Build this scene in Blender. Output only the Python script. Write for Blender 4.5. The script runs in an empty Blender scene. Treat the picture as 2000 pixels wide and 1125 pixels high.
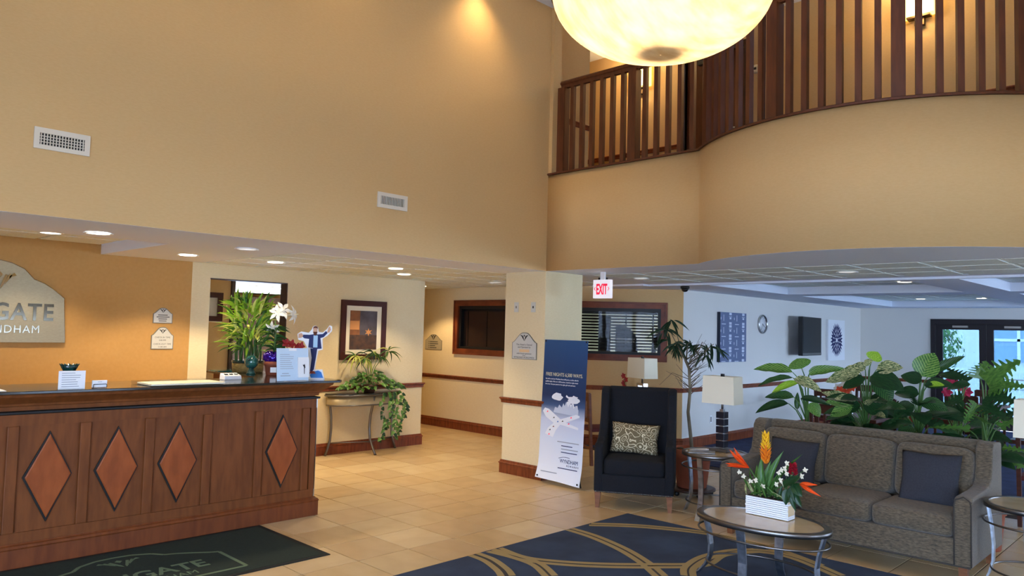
import bpy, bmesh, math, random
from mathutils import Vector, Matrix
random.seed(7)
SC = bpy.context.scene
COL = SC.collection
PI = math.pi

# ------------------------------------------------------------------ camera
# world: x runs along the reception wall away from the camera, y across it, z up (metres)
F, YAW, PITCH, ROLL, EYE = 1475.86, 0.799392, 0.054861, 0.025817, 1.72
fwd = Vector((math.sin(YAW)*math.cos(PITCH), math.cos(YAW)*math.cos(PITCH), math.sin(PITCH)))
rgt0 = Vector((math.cos(YAW), -math.sin(YAW), 0)); up0 = rgt0.cross(fwd)
rgt = math.cos(ROLL)*rgt0 + math.sin(ROLL)*up0
upv = -math.sin(ROLL)*rgt0 + math.cos(ROLL)*up0
cam_d = bpy.data.cameras.new('camera'); cam = bpy.data.objects.new('camera', cam_d); COL.objects.link(cam)
cam_d.sensor_fit = 'HORIZONTAL'; cam_d.sensor_width = 36; cam_d.lens = F*36/2000; cam_d.clip_end = 200
mw = Matrix.Identity(4)
for i in range(3):
    mw[i][0], mw[i][1], mw[i][2] = rgt[i], upv[i], -fwd[i]
mw[2][3] = EYE
cam.matrix_world = mw
SC.camera = cam

def at(px, py, x=None, y=None, z=None):
    """point where the ray of a photo pixel meets a plane of the room"""
    d = rgt*(px-1000) - upv*(py-562.5) + fwd*F
    if x is not None: t = x/d.x
    elif y is not None: t = y/d.y
    else: t = (z-EYE)/d.z
    return Vector((0, 0, EYE)) + d*t

# ------------------------------------------------------------------ world and light
SC.view_settings.view_transform = 'Standard'; SC.view_settings.look = 'None'
SC.view_settings.exposure = 0.25; SC.view_settings.gamma = 1.0; SC.view_settings.use_curve_mapping = False
SC.cycles.use_denoising = True
SC.cycles.max_bounces = 10; SC.cycles.diffuse_bounces = 5; SC.cycles.glossy_bounces = 4; SC.cycles.transmission_bounces = 6
SC.cycles.sample_clamp_indirect = 6.0; SC.cycles.caustics_reflective = False; SC.cycles.caustics_refractive = False
W = bpy.data.worlds.new('daylight_sky'); SC.world = W; W.use_nodes = True
bgn = W.node_tree.nodes['Background']; bgn.inputs[0].default_value = (0.50, 0.68, 1.0, 1); bgn.inputs[1].default_value = 22.0

def lin(c):
    return tuple((v/255/12.92 if v/255 <= 0.04045 else ((v/255+0.055)/1.055)**2.4) for v in c)

def portal(name, loc, rot, sx, sy):
    l = bpy.data.lights.new(name, 'AREA'); l.shape = 'RECTANGLE'; l.size = sx; l.size_y = sy
    l.cycles.is_portal = True
    o = bpy.data.objects.new(name, l); COL.objects.link(o); o.location = loc; o.rotation_euler = rot
    return o
# sky light enters through the windows of the front wall (y = -4.5) and the glass doors
portal('window_portal', (4.7, -4.45, .95), (-PI/2, 0, 0), 2.0, 1.3)
portal('entrance_portal', (-2.95, -.4, 1.35), (0, -PI/2, 0), 2.5, 6.4)
portal('window_portal', (13.0, -4.45, 1.3), (-PI/2, 0, 0), 7.0, 1.7)
portal('door_portal', (17.2, 3.65, 1.1), (0, PI/2, 0), 2.0, 1.9)

def spot(name, loc, power, color, angle=1.9, blend=0.6, radius=0.06, target=None):
    l = bpy.data.lights.new(name, 'SPOT'); l.energy = power; l.color = color; l.spot_size = angle; l.spot_blend = blend
    l.shadow_soft_size = radius
    o = bpy.data.objects.new(name, l); COL.objects.link(o); o.location = loc
    if target is not None:
        o.rotation_euler = (Vector(target)-Vector(loc)).to_track_quat('-Z', 'Y').to_euler()
    return o
def point(name, loc, power, color, radius=0.05):
    l = bpy.data.lights.new(name, 'POINT'); l.energy = power; l.color = color; l.shadow_soft_size = radius
    o = bpy.data.objects.new(name, l); COL.objects.link(o); o.location = loc
    return o
WARM = (1.0, 0.70, 0.36); WARM2 = (1.0, 0.80, 0.52); COOL = (1.0, 0.93, 0.82)

# ------------------------------------------------------------------ materials
MATS = {}
def mat(name, rgb, rough=0.6, metal=0.0, rgb2=None, scale=8.0, stretch=(1, 1, 1), bump=0.0, bscale=None, detail=4.0,
        lo=0.35, hi=0.65, coat=0.0, emit=None, estr=0.0, alpha=1.0, trans=0.0, spec=0.5, ior=1.45, sheen=0.0):
    m = bpy.data.materials.new(name); m.use_nodes = True; nt = m.node_tree
    b = nt.nodes['Principled BSDF']
    b.inputs['Base Color'].default_value = (*lin(rgb), 1); b.inputs['Roughness'].default_value = rough
    b.inputs['Metallic'].default_value = metal; b.inputs['Specular IOR Level'].default_value = spec
    b.inputs['IOR'].default_value = ior
    if coat: b.inputs['Coat Weight'].default_value = coat; b.inputs['Coat Roughness'].default_value = 0.12
    if sheen: b.inputs['Sheen Weight'].default_value = sheen
    if trans: b.inputs['Transmission Weight'].default_value = trans
    if alpha < 1: b.inputs['Alpha'].default_value = alpha
    if emit is not None:
        b.inputs['Emission Color'].default_value = (*lin(emit), 1); b.inputs['Emission Strength'].default_value = estr
    if rgb2 is not None or bump:
        tc = nt.nodes.new('ShaderNodeTexCoord'); mp = nt.nodes.new('ShaderNodeMapping')
        mp.inputs['Scale'].default_value = stretch
        nt.links.new(tc.outputs['Object'], mp.inputs['Vector'])
    if rgb2 is not None:
        n = nt.nodes.new('ShaderNodeTexNoise'); n.inputs['Scale'].default_value = scale; n.inputs['Detail'].default_value = detail
        r = nt.nodes.new('ShaderNodeValToRGB')
        r.color_ramp.elements[0].position = lo; r.color_ramp.elements[0].color = (*lin(rgb), 1)
        r.color_ramp.elements[1].position = hi; r.color_ramp.elements[1].color = (*lin(rgb2), 1)
        nt.links.new(mp.outputs[0], n.inputs['Vector']); nt.links.new(n.outputs['Fac'], r.inputs[0])
        nt.links.new(r.outputs[0], b.inputs['Base Color'])
    if bump:
        n2 = nt.nodes.new('ShaderNodeTexNoise'); n2.inputs['Scale'].default_value = bscale or scale*4; n2.inputs['Detail'].default_value = 3
        bn = nt.nodes.new('ShaderNodeBump'); bn.inputs['Strength'].default_value = bump; bn.inputs['Distance'].default_value = 0.01
        nt.links.new(mp.outputs[0], n2.inputs['Vector']); nt.links.new(n2.outputs['Fac'], bn.inputs['Height'])
        nt.links.new(bn.outputs[0], b.inputs['Normal'])
    MATS[name] = m
    return m
M = MATS
mat('wallpaper', (204, 170, 118), 0.75, rgb2=(201, 166, 113), scale=30, stretch=(1, 1, 3), bump=0.12, bscale=220)
mat('cream_wall', (226, 208, 166), 0.75, rgb2=(222, 203, 160), scale=30, stretch=(1, 1, 3), bump=0.12, bscale=220)
mat('orange_wall', (190, 144, 80), 0.7, rgb2=(186, 140, 76), scale=30, bump=0.1, bscale=220)
mat('drywall', (230, 236, 248), 0.85, bump=0.06, bscale=150)
mat('ceiling_tile', (236, 242, 238), 0.9, rgb2=(222, 229, 222), scale=60, bump=0.25, bscale=180)
mat('ceiling_grid', (150, 150, 140), 0.6)
mat('cherry', (124, 62, 32), 0.45, rgb2=(96, 43, 20), scale=5, stretch=(1, 1, 8), spec=.4)
mat('cherry_h', (134, 68, 34), 0.45, rgb2=(104, 47, 22), scale=5, stretch=(8, 8, 1), spec=.4)
mat('counter_wood', (120, 68, 31), 0.55, rgb2=(102, 56, 24), scale=4, stretch=(6, 6, 1), spec=.3)
mat('diamond_wood', (152, 78, 32), 0.5, rgb2=(132, 64, 24), scale=5, stretch=(3, 3, 1), spec=.35)
mat('dark_wood', (60, 33, 20), 0.45, rgb2=(46, 24, 14), scale=5, stretch=(1, 1, 6))
mat('baluster_wood', (92, 48, 25), 0.45, rgb2=(76, 38, 19), scale=5, stretch=(6, 6, 1))
mat('granite', (22, 20, 19), 0.12, rgb2=(40, 36, 33), scale=90, lo=0.45, hi=0.75, coat=0.3)
mat('white_metal', (214, 206, 190), 0.4)
mat('black', (14, 14, 15), 0.5)
mat('black_gloss', (10, 10, 12), 0.15, coat=0.3)
mat('silver', (196, 196, 192), 0.28, metal=1.0)
mat('steel_blue', (196, 204, 214), 0.32, metal=1.0, rgb2=(160, 166, 174), scale=20)
mat('steel_dark', (122, 118, 114), 0.38, metal=1.0)
mat('mirror_silver', (205, 200, 188), 0.08, metal=1.0)
mat('sign_plate', (196, 186, 158), 0.35, metal=0.35)
mat('sign_grey', (202, 200, 190), 0.5)
mat('sign_text', (70, 68, 64), 0.6)
mat('white', (238, 238, 238), 0.6)
mat('paper', (236, 238, 240), 0.7)
mat('cream', (232, 222, 196), 0.7)
mat('grout', (48, 32, 18), 0.8)
mat('pale_drive', (205, 205, 204), 0.9, rgb2=(192, 192, 192), scale=4)  # unseen entrance ground, made pale to bounce daylight up indoors
mat('concrete', (214, 214, 210), 0.9, rgb2=(196, 196, 192), scale=3)

# ------------------------------------------------------------------ mesh helpers
class MB:
    def __init__(s): s.v = []; s.f = []; s.sm = []
    def add(s, vs, fs, smooth=False):
        o = len(s.v); s.v += [tuple(p) for p in vs]; s.f += [tuple(i+o for i in f) for f in fs]; s.sm += [smooth]*len(fs)
        return s
    def box(s, x0, x1, y0, y1, z0, z1):
        x0, x1 = sorted((x0, x1)); y0, y1 = sorted((y0, y1)); z0, z1 = sorted((z0, z1))
        vs = [(x, y, z) for z in (z0, z1) for y in (y0, y1) for x in (x0, x1)]
        return s.add(vs, [(0, 2, 3, 1), (4, 5, 7, 6), (0, 1, 5, 4), (2, 6, 7, 3), (0, 4, 6, 2), (1, 3, 7, 5)])
    def cbox(s, c, d): return s.box(c[0]-d[0]/2, c[0]+d[0]/2, c[1]-d[1]/2, c[1]+d[1]/2, c[2]-d[2]/2, c[2]+d[2]/2)
    def loft(s, rings, cap=True, smooth=True, closed=True):
        n = len(rings[0]); vs = [p for r in rings for p in r]; fs = []
        for k in range(len(rings)-1):
            for i in range(n if closed else n-1):
                j = (i+1) % n
                fs.append((k*n+i, k*n+j, (k+1)*n+j, (k+1)*n+i))
        s.add(vs, fs, smooth)
        if cap:
            o = len(s.v)-len(vs)
            s.f.append(tuple(o+i for i in range(n))[::-1]); s.sm.append(False)
            s.f.append(tuple(o+(len(rings)-1)*n+i for i in range(n))); s.sm.append(False)
        return s
    def prism(s, pts, z0, z1): return s.loft([[(x, y, z0) for x, y in pts], [(x, y, z1) for x, y in pts]], smooth=False)
    def prism_m(s, pts, m, d):
        """polygon in the xy plane of matrix m, extruded d along its z"""
        return s.loft([[m @ Vector((x, y, 0)) for x, y in pts], [m @ Vector((x, y, d)) for x, y in pts]], smooth=False)
    def lathe(s, prof, c=(0, 0, 0), n=24, cap=True):
        return s.loft([[(c[0]+r*math.cos(2*PI*i/n), c[1]+r*math.sin(2*PI*i/n), c[2]+z) for i in range(n)] for r, z in prof], cap=cap)
    def tube(s, path, r, n=8, cap=True, flat=None):
        path = [Vector(p) for p in path]; rings = []; prev = None
        for i, p in enumerate(path):
            t = (path[min(i+1, len(path)-1)]-path[max(i-1, 0)]).normalized()
            if prev is None:
                a = Vector((0, 0, 1)) if abs(t.z) < 0.9 else Vector((1, 0, 0))
                u = (a - t*a.dot(t)).normalized()
            else:
                u = (prev - t*prev.dot(t)).normalized()
            prev = u; w = t.cross(u); rr = r[i] if isinstance(r, (list, tuple)) else r
            k = flat or 1.0
            rings.append([p+rr*(u*math.cos(2*PI*j/n)+k*w*math.sin(2*PI*j/n)) for j in range(n)])
        return s.loft(rings, cap=cap)
    def ring(s, c, a, b, r, n=40, m=8, axis='z'):
        rings = []
        pts = [Vector((c[0]+a*math.cos(2*PI*i/n), c[1]+b*math.sin(2*PI*i/n), c[2])) for i in range(n)]
        vs = []; fs = []
        for i in range(n):
            t = (pts[(i+1) % n]-pts[i-1]).normalized(); w = Vector((0, 0, 1)); u = t.cross(w)
            vs += [pts[i]+r*(u*math.cos(2*PI*j/m)+w*math.sin(2*PI*j/m)) for j in range(m)]
        for i in range(n):
            for j in range(m):
                fs.append((i*m+j, i*m+(j+1) % m, ((i+1) % n)*m+(j+1) % m, ((i+1) % n)*m+j))
        return s.add(vs, fs, True)
    def sphere(s, c, r, n=12, m=8):
        rr = r if isinstance(r, (tuple, list)) else (r, r, r)
        rings = []
        for k in range(1, m):
            a = PI*k/m
            rings.append([(c[0]+rr[0]*math.sin(a)*math.cos(2*PI*i/n), c[1]+rr[1]*math.sin(a)*math.sin(2*PI*i/n), c[2]-rr[2]*math.cos(a)) for i in range(n)])
        return s.loft(rings)
    def mesh(s, name):
        me = bpy.data.meshes.new(name); me.from_pydata([tuple(p) for p in s.v], [], s.f); me.update()
        me.polygons.foreach_set('use_smooth', s.sm[:len(me.polygons)])
        return me
    def build(s, name, m, parent=None, bevel=0, seg=2, sub=0, auto=False):
        me = s.mesh(name)
        bm = bmesh.new(); bm.from_mesh(me); bmesh.ops.recalc_face_normals(bm, faces=bm.faces)
        if bevel:
            bm.edges.ensure_lookup_table()
            es = [e for e in bm.edges if len(e.link_faces) == 2 and e.calc_face_angle(0) > 0.5]
            bmesh.ops.bevel(bm, geom=es, offset=bevel, segments=seg, affect='EDGES', profile=0.5, clamp_overlap=True)
        bm.to_mesh(me); bm.free()
        o = bpy.data.objects.new(name, me); COL.objects.link(o)
        me.materials.append(M[m] if isinstance(m, str) else m)
        if parent is not None: o.parent = parent
        if sub:
            md = o.modifiers.new('sub', 'SUBSURF'); md.levels = sub; md.render_levels = sub
            for p in me.polygons: p.use_smooth = True
        return o

def tag(o, label=None, cat=None, group=None, kind=None):
    if label: o['label'] = label
    if cat: o['category'] = cat
    if group: o['group'] = group
    if kind: o['kind'] = kind
    return o
def thing(name, label, cat, loc=(0, 0, 0), rz=0.0, group=None):
    o = bpy.data.objects.new(name, None); COL.objects.link(o); o.empty_display_size = 0.1
    o.location = loc; o.rotation_euler = (0, 0, rz)
    return tag(o, label, cat, group)
def struct(name, mb, m, parent=None, **k):
    o = mb.build(name, m, parent, **k)
    if parent is None: o['kind'] = 'structure'
    return o
def inst(o, parent=None, loc=None, rot=None):
    c = o.copy(); COL.objects.link(c)
    if parent is not None: c.parent = parent
    if loc is not None: c.location = loc
    if rot is not None: c.rotation_euler = rot
    return c
def copy_tree(o, parent=None):
    c = o.copy(); COL.objects.link(c); c.parent = parent
    for ch in list(o.children): copy_tree(ch, c)
    return c
def basis(origin, xd, yd):
    """matrix whose xy plane is spanned by xd, yd"""
    xd = Vector(xd).normalized(); yd = Vector(yd).normalized(); zd = xd.cross(yd)
    m = Matrix.Identity(4)
    for i in range(3): m[i][0], m[i][1], m[i][2], m[i][3] = xd[i], yd[i], zd[i], origin[i]
    return m
def on_y(x, y, z): return basis((x, y, z), (1, 0, 0), (0, 0, 1))      # wall facing -y
def on_x(x, y, z): return basis((x, y, z), (0, -1, 0), (0, 0, 1))     # wall facing -x
def text(name, s, size, m, parent, mtx, extrude=0.0008, align='CENTER', spacing=1.0, xs=1.0, bold=0.0):
    cu = bpy.data.curves.new(name, 'FONT'); cu.body = s; cu.size = size; cu.align_x = align; cu.extrude = extrude
    cu.space_character = spacing; cu.offset = bold; cu.resolution_u = 3
    t = bpy.data.objects.new(name, cu); COL.objects.link(t)
    dg = bpy.context.evaluated_depsgraph_get()
    me = bpy.data.meshes.new_from_object(t.evaluated_get(dg)); me.name = name
    bpy.data.objects.remove(t); bpy.data.curves.remove(cu)
    me.materials.clear(); me.materials.append(M[m])
    me.transform(mtx @ Matrix.Diagonal((xs, 1, 1, 1)))
    o = bpy.data.objects.new(name, me); COL.objects.link(o)
    if parent is not None: o.parent = parent
    return o
def local(o, p): return Vector(p)-Vector(o.location)
# ------------------------------------------------------------------ the room
X0, Y0, ZC, YP, XC, YT, XB = 6.563, 5.836, 2.41, 8.76, 8.69, 6.08, 17.26
LZ, UF, UC = 5.54, 3.5, 5.97           # lobby ceiling, upper floor, upper ceiling
DA, DB = Vector((8.72, 7.85, 0)), Vector((9.97, 6.08, 0))      # diagonal wall
DD = (DB-DA).normalized(); DN = Vector((-DD.y*-1, DD.x*-1, 0))  # along it, and its normal into the room
DN = Vector((DD.y, -DD.x, 0))
if DN.dot(Vector((-1, -1, 0))) < 0: DN = -DN
DL = (DB-DA).length

def cells(mb, x0, x1, y0, y1, holes, z0, z1):
    xs = sorted({x0, x1, *[min(max(h[k], x0), x1) for h in holes for k in (0, 1)]})
    ys = sorted({y0, y1, *[min(max(h[k], y0), y1) for h in holes for k in (2, 3)]})
    for i in range(len(xs)-1):
        for j in range(len(ys)-1):
            cx, cy = (xs[i]+xs[i+1])/2, (ys[j]+ys[j+1])/2
            if any(h[0] < cx < h[1] and h[2] < cy < h[3] for h in holes): continue
            mb.box(xs[i], xs[i+1], ys[j], ys[j+1], z0, z1)
    return mb
def wall_y(mb, x0, x1, y0, y1, z0, z1, holes=()):      # wall in a y plane; holes (x0,x1,z0,z1)
    t = MB(); cells(t, x0, x1, z0, z1, holes, 0, 1)
    mb.add([(x, y0+(y1-y0)*k, z) for x, z, k in t.v], t.f)
def wall_x(mb, x0, x1, y0, y1, z0, z1, holes=()):      # wall in an x plane; holes (y0,y1,z0,z1)
    t = MB(); cells(t, y0, y1, z0, z1, holes, 0, 1)
    mb.add([(x0+(x1-x0)*k, y, z) for y, z, k in t.v], t.f)
def sweep(mb, path, prof, closed=False):
    """profile (out, z) swept along a plan path; out is to the left of the walking direction"""
    P = [Vector((p[0], p[1])) for p in path]; rings = []
    for i, p in enumerate(P):
        a = (P[i]-P[i-1]).normalized() if i else (P[1]-P[0]).normalized()
        b = (P[i+1]-P[i]).normalized() if i < len(P)-1 else a
        na, nb = Vector((-a.y, a.x)), Vector((-b.y, b.x)); n = (na+nb).normalized(); n = n/max(0.3, n.dot(na))
        rings.append([(p.x+n.x*o, p.y+n.y*o, z) for o, z in prof])
    mb.loft(rings, smooth=False)
    return mb
RAIL = [(0, .838), (.014, .838), (.018, .846), (.018, .868), (.024, .872), (.024, .880), (.034, .886), (.034, .898), (.026, .905), (0, .905)]
BASE = [(0, 0), (.02, 0), (.02, .112), (.028, .116), (.028, .126), (.018, .132), (.013, .150), (.008, .157), (0, .157)]
def rails(tn, path, z=0.0, base=True, rail=True, mt='cherry_h'):
    if rail: struct('trim_%d' % tn, sweep(MB(), path, [(o, h+z) for o, h in RAIL]), mt)
    if base: struct('baseboard_%d' % tn, sweep(MB(), path, [(o, h+z) for o, h in BASE]), mt)

# floor: grout bed, then each tile in view is its own piece
fl = struct('floor', MB().box(-3, XB, -4.5, 12.6, -0.12, -0.006), 'grout')
def tile_mat(i, c1, c2):
    return mat('floor_tile_%d' % i, c1, 0.36, rgb2=c2, scale=3.2, stretch=(1, 1.6, 1), detail=6, lo=0.3, hi=0.7, bump=0.02, bscale=30, coat=0.1)
TM = [tile_mat(0, (202, 170, 122), (216, 188, 142)), tile_mat(1, (194, 160, 112), (212, 180, 132)),
      tile_mat(2, (208, 178, 132), (220, 194, 150)), tile_mat(3, (196, 162, 116), (208, 178, 134))]
TP, TX, TY = 0.461, 3.753, 4.70
def tile_mesh(i):
    h = TP/2-0.0046
    b = MB().box(-h, h, -h, h, -0.01, 0); me = b.mesh('tile')
    bm = bmesh.new(); bm.from_mesh(me); bmesh.ops.recalc_face_normals(bm, faces=bm.faces)
    bmesh.ops.bevel(bm, geom=[e for e in bm.edges if all(v.co.z > -.005 for v in e.verts)], offset=0.001, segments=1, affect='EDGES')
    bm.to_mesh(me); bm.free(); me.materials.append(TM[i]); return me
TMESH = [tile_mesh(i) for i in range(4)]
far = MB(); shown = []
for i in range(-16, 12):
    for j in range(-21, 18):
        cx, cy = TX+TP*(i+.5), TY+TP*(j+.5)
        if not (-3 < cx < 9.05 and -4.5 < cy < 12): continue
        if cy > YP and not 7.1 < cx < 8.7: continue
        dv = Vector((cx, cy, -EYE)); zf = dv.dot(fwd); vis = False
        if zf > 0.5:
            px, py = 1000+F*dv.dot(rgt)/zf, 562.5-F*dv.dot(upv)/zf
            vis = -60 < px < 2060 and py < 1200
        hid = (cy > 6.3 and cx < 3.9) or (6.1 < cx < 7.1 and 1.2 < cy < 3.4 and False)
        hid = hid or (3.3 < cx < 6.0 and -1 < cy < 4.0 and cx < 5.9)
        if vis and not hid and not (cx < 3.2 and 4.96 < cy < 6.04): shown.append((math.hypot(cx, cy), cx, cy))
        else: far.box(cx-TP/2+.002, cx+TP/2-.002, cy-TP/2+.002, cy+TP/2-.002, -.01, 0)
shown.sort()
for k, (d, cx, cy) in enumerate(shown):
    if k < 300:
        o = bpy.data.objects.new('tile', TMESH[random.randrange(4)]); COL.objects.link(o); o.parent = fl
        o.location = (cx, cy, random.uniform(-.0006, .0004)); o.rotation_euler = (0, 0, random.choice((0, PI/2, PI, -PI/2)))
    else: far.box(cx-TP/2+.002, cx+TP/2-.002, cy-TP/2+.002, cy+TP/2-.002, -.01, 0)
o = far.build('tile_field', TM[0], fl); o['kind'] = 'stuff'
mat('carpet', (44, 58, 96), 0.95, rgb2=(30, 40, 74), scale=6, bump=0.4, bscale=300)
cp = MB().prism([(9.06, -4.5), (XB-.03, -4.5), (XB-.03, YT-.03), (DB.x-.03, YT-.03), (9.06, 7.3)], -.006, .004).build('dining_carpet', 'carpet'); tag(cp, 'dark blue carpet laid under the dining tables', 'carpet')

# walls of the lobby
struct('wall_upper_left', MB().box(-3, X0, Y0, 5.98, ZC, LZ), 'wallpaper')
b = MB(); wall_y(b, -3, XB, -4.62, -4.5, 0, LZ, [(3.7, 5.7, .3, 1.6), (9.5, 16.5, .45, 2.15)])
struct('wall_front', b, 'wallpaper')
for k, (a0, a1, c0, c1) in enumerate([(3.7, 5.7, .3, 1.6), (9.5, 16.5, .45, 2.15)]):
    w = MB()
    for i in range(5):
        xx = a0+(a1-a0)*i/4; w.box(xx-.04, xx+.04, -4.6, -4.52, c0, c1)
    w.box(a0, a1, -4.6, -4.52, c0, c0+.07).box(a0, a1, -4.6, -4.52, c1-.07, c1)
    struct('window_%d' % (k+1), w, 'black')
b = MB(); wall_x(b, -3.12, -3, -4.5, YP, 0, LZ, [(-3.6, 2.8, .1, 2.6)]); struct('wall_side', b, 'wallpaper')
w = MB()
for i in range(6):
    yy = -3.6+6.4*i/5; w.box(-3.1, -3.02, yy-.05, yy+.05, .1, 2.6)
w.box(-3.1, -3.02, -3.6, 2.8, .1, .2).box(-3.1, -3.02, -3.6, 2.8, 2.5, 2.6); struct('window_9', w, 'black')
struct('ceiling_lobby', MB().box(-3, X0+.14, -4.5, 5.98, LZ, LZ+.1), 'drywall')

# reception back wall, picture wall with the office opening, wall end
struct('wall_reception', MB().box(-3, 3.685, YP, 8.9, 0, 2.62), 'orange_wall')
b = MB(); wall_y(b, 3.685, 7.15, YP, 8.9, 0, 2.62, [(3.905, 4.895, 0, 2.228)]); struct('wall_picture', b, 'cream_wall')
struct('wall_picture_end', MB().box(7.01, 7.15, 8.9, 12.5, 0, 2.62), 'cream_wall')
struct('wall_corridor_end', MB().box(7.15, 8.8, 12.4, 12.5, 0, 2.62), 'cream_wall')
rails(1, [(3.6, YP), (3.905, YP)][::-1]); rails(2, [(7.15, 10.4), (7.15, YP), (4.895, YP)])
b = MB()
b.box(3.86, 3.905, YP-.012, 8.92, 0, 2.245).box(4.895, 4.915, YP-.012, 8.92, 0, 2.245).box(3.86, 4.915, YP-.012, 8.92, 2.228, 2.245)
struct('trim_opening', MB().box(4.893, 4.905, YP-.006, 8.91, 0, 2.235).box(3.9, 4.9, YP-.006, 8.91, 2.226, 2.236), 'dark_wood')

# pillar under the corner
struct('wall_pillar', MB().box(X0, 7.241, Y0, 6.484, 0, ZC), 'cream_wall')
PIL = [(7.241, 6.484), (7.241, Y0), (X0, Y0), (X0, 6.484), (7.1, 6.484)]
rails(3, [(7.241, 6.3), (7.241, Y0), (X0, Y0), (X0, 6.484), (6.9, 6.484)][::-1] if False else [(6.9, 6.484), (X0, 6.484), (X0, Y0), (7.241, Y0), (7.241, 6.3)][::-1])

# corridor wall, diagonal wall and their windows
def winpt(q, x): p = at(*q, x=x); return p
WL = (7.98, at(890, 588, x=XC).y); WLz = (at(892, 690, x=XC).z, at(892, 588, x=XC).z)
b = MB(); wall_x(b, XC, XC+.12, DA.y-.06, 12.5, 0, 2.62, [(WL[0]+.05, WL[1]-.05, WLz[0]+.05, WLz[1]-.05)])
struct('wall_corridor', b, 'cream_wall')
def diag_s(px, py, z=None):
    """distance along the diagonal wall and height of a pixel"""
    d = rgt*(px-1000) - upv*(py-562.5) + fwd*F
    n = DN; t = (DA-Vector((0, 0, 0))).dot(n)/d.dot(n); p = Vector((0, 0, EYE))+d*t
    return (p-DA).dot(DD), p.z
S1 = diag_s(1302.5, 593); S0 = (0.30, 0); WDz = (diag_s(1300, 706)[1], S1[1])
b = MB(); t = MB(); cells(t, 0, DL, 0, 2.62, [(S0[0]+.05, S1[0]-.05, WDz[0]+.05, WDz[1]-.05)], 0, 1)
b.add([DA+DD*s-DN*(.12*k)+Vector((0, 0, z)) for s, z, k in t.v], t.f); struct('wall_diagonal', b, 'wallpaper')
rails(4, [(XB, YT), (DB.x, DB.y), (DA.x, DA.y), (XC, DA.y+.02), (XC, 12.4)])

def window(n, mtx, w, h, slat_mat, closed, zoff=0.0):
    """framed interior window with a venetian blind; local x to the right, y up, z towards the room"""
    fr = MB(); fw = .085
    e = bpy.data.objects.new('window_%d' % n, None); COL.objects.link(e); e['kind'] = 'structure'; e.matrix_world = mtx
    for (a0, a1, c0, c1) in ((0, w, 0, fw), (0, w, h-fw, h), (0, fw, fw, h-fw), (w-fw, w, fw, h-fw)):
        fr.box(a0, a1, c0, c1, -.1, .02)
    fr.box(-.012, w+.012, -.012, .016, -.002, .034).box(-.012, w+.012, h-.016, h+.012, -.002, .034)
    fr.box(-.012, .016, .016, h-.016, -.002, .034).box(w-.016, w+.012, .016, h-.016, -.002, .034)
    fr.build('frame', 'cherry', e)
    ib = MB()
    for (a0, a1, c0, c1) in ((fw, w-fw, fw, fw+.04), (fw, w-fw, h-fw-.05, h-fw), (fw, fw+.045, fw+.04, h-fw-.05), (w-fw-.045, w-fw, fw+.04, h-fw-.05)):
        ib.box(a0, a1, c0, c1, -.09, -.02)
    ib.build('inner_frame', 'black', e)
    MB().box(fw+.04, w-fw-.04, fw+.035, h-fw-.045, -.075, -.07).build('pane', 'glass', e)
    bx0, bx1 = fw+.03, w-fw-.03; zt = h-fw-.02
    MB().box(bx0, bx1, zt-.07, zt, -.16, -.10).build('blind_headrail', 'black', e)
    pitch = .046; ns = int((zt-.08-fw-.05)/pitch); sm = None
    for i in range(ns):
        yy = zt-.10-i*pitch
        if sm is None:
            a = 1.15 if closed else -0.6
            m = MB().box(bx0, bx1, -.0015, .0015, -.024, .024); m.v = [(x, y*math.cos(a)-z*math.sin(a), y*math.sin(a)+z*math.cos(a)) for x, y, z in m.v]
            sm = m.build('slat', slat_mat, e); sm.location = (0, yy, -.14)
        else: inst(sm, e, (0, yy, -.14))
    cd = None
    for k in range(4):
        xx = bx0+(bx1-bx0)*(.06+.88*k/3)
        m = MB().box(xx-.012, xx+.012, fw+.05, zt, -.117, -.114).build('ladder_tape', slat_mat, e)
    return e
mat('glass', (40, 46, 48), 0.02, alpha=0.08, spec=0.5)
mat('slat_dark', (16, 11, 8), 0.6, spec=.2); mat('slat_black', (16, 16, 16), 0.5)
window(4, basis((XC, WL[1], WLz[0]), (0, -1, 0), (0, 0, 1)), WL[1]-WL[0], WLz[1]-WLz[0], 'slat_dark', True)
window(5, basis(DA+DD*S0[0]+Vector((0, 0, WDz[0])), DD, (0, 0, 1)), S1[0]-S0[0], WDz[1]-WDz[0], 'slat_black', False)

# fitness room behind the diagonal window
mat('gym_wall', (206, 214, 200), 0.8)
struct('wall_gym_back', MB().box(9.0, 13.2, 10.3, 10.4, 0, 2.6), 'gym_wall')
struct('wall_gym_side', MB().box(13.1, 13.2, 6.25, 10.3, 0, 2.6), 'gym_wall')
struct('ceiling_gym', MB().box(8.81, 13.2, 6.2, 10.4, 2.6, 2.66), 'drywall')
struct('wall_gym_left', MB().box(8.81, 8.84, 8.0, 10.3, 0, 2.6), 'dark_wood')

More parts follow.
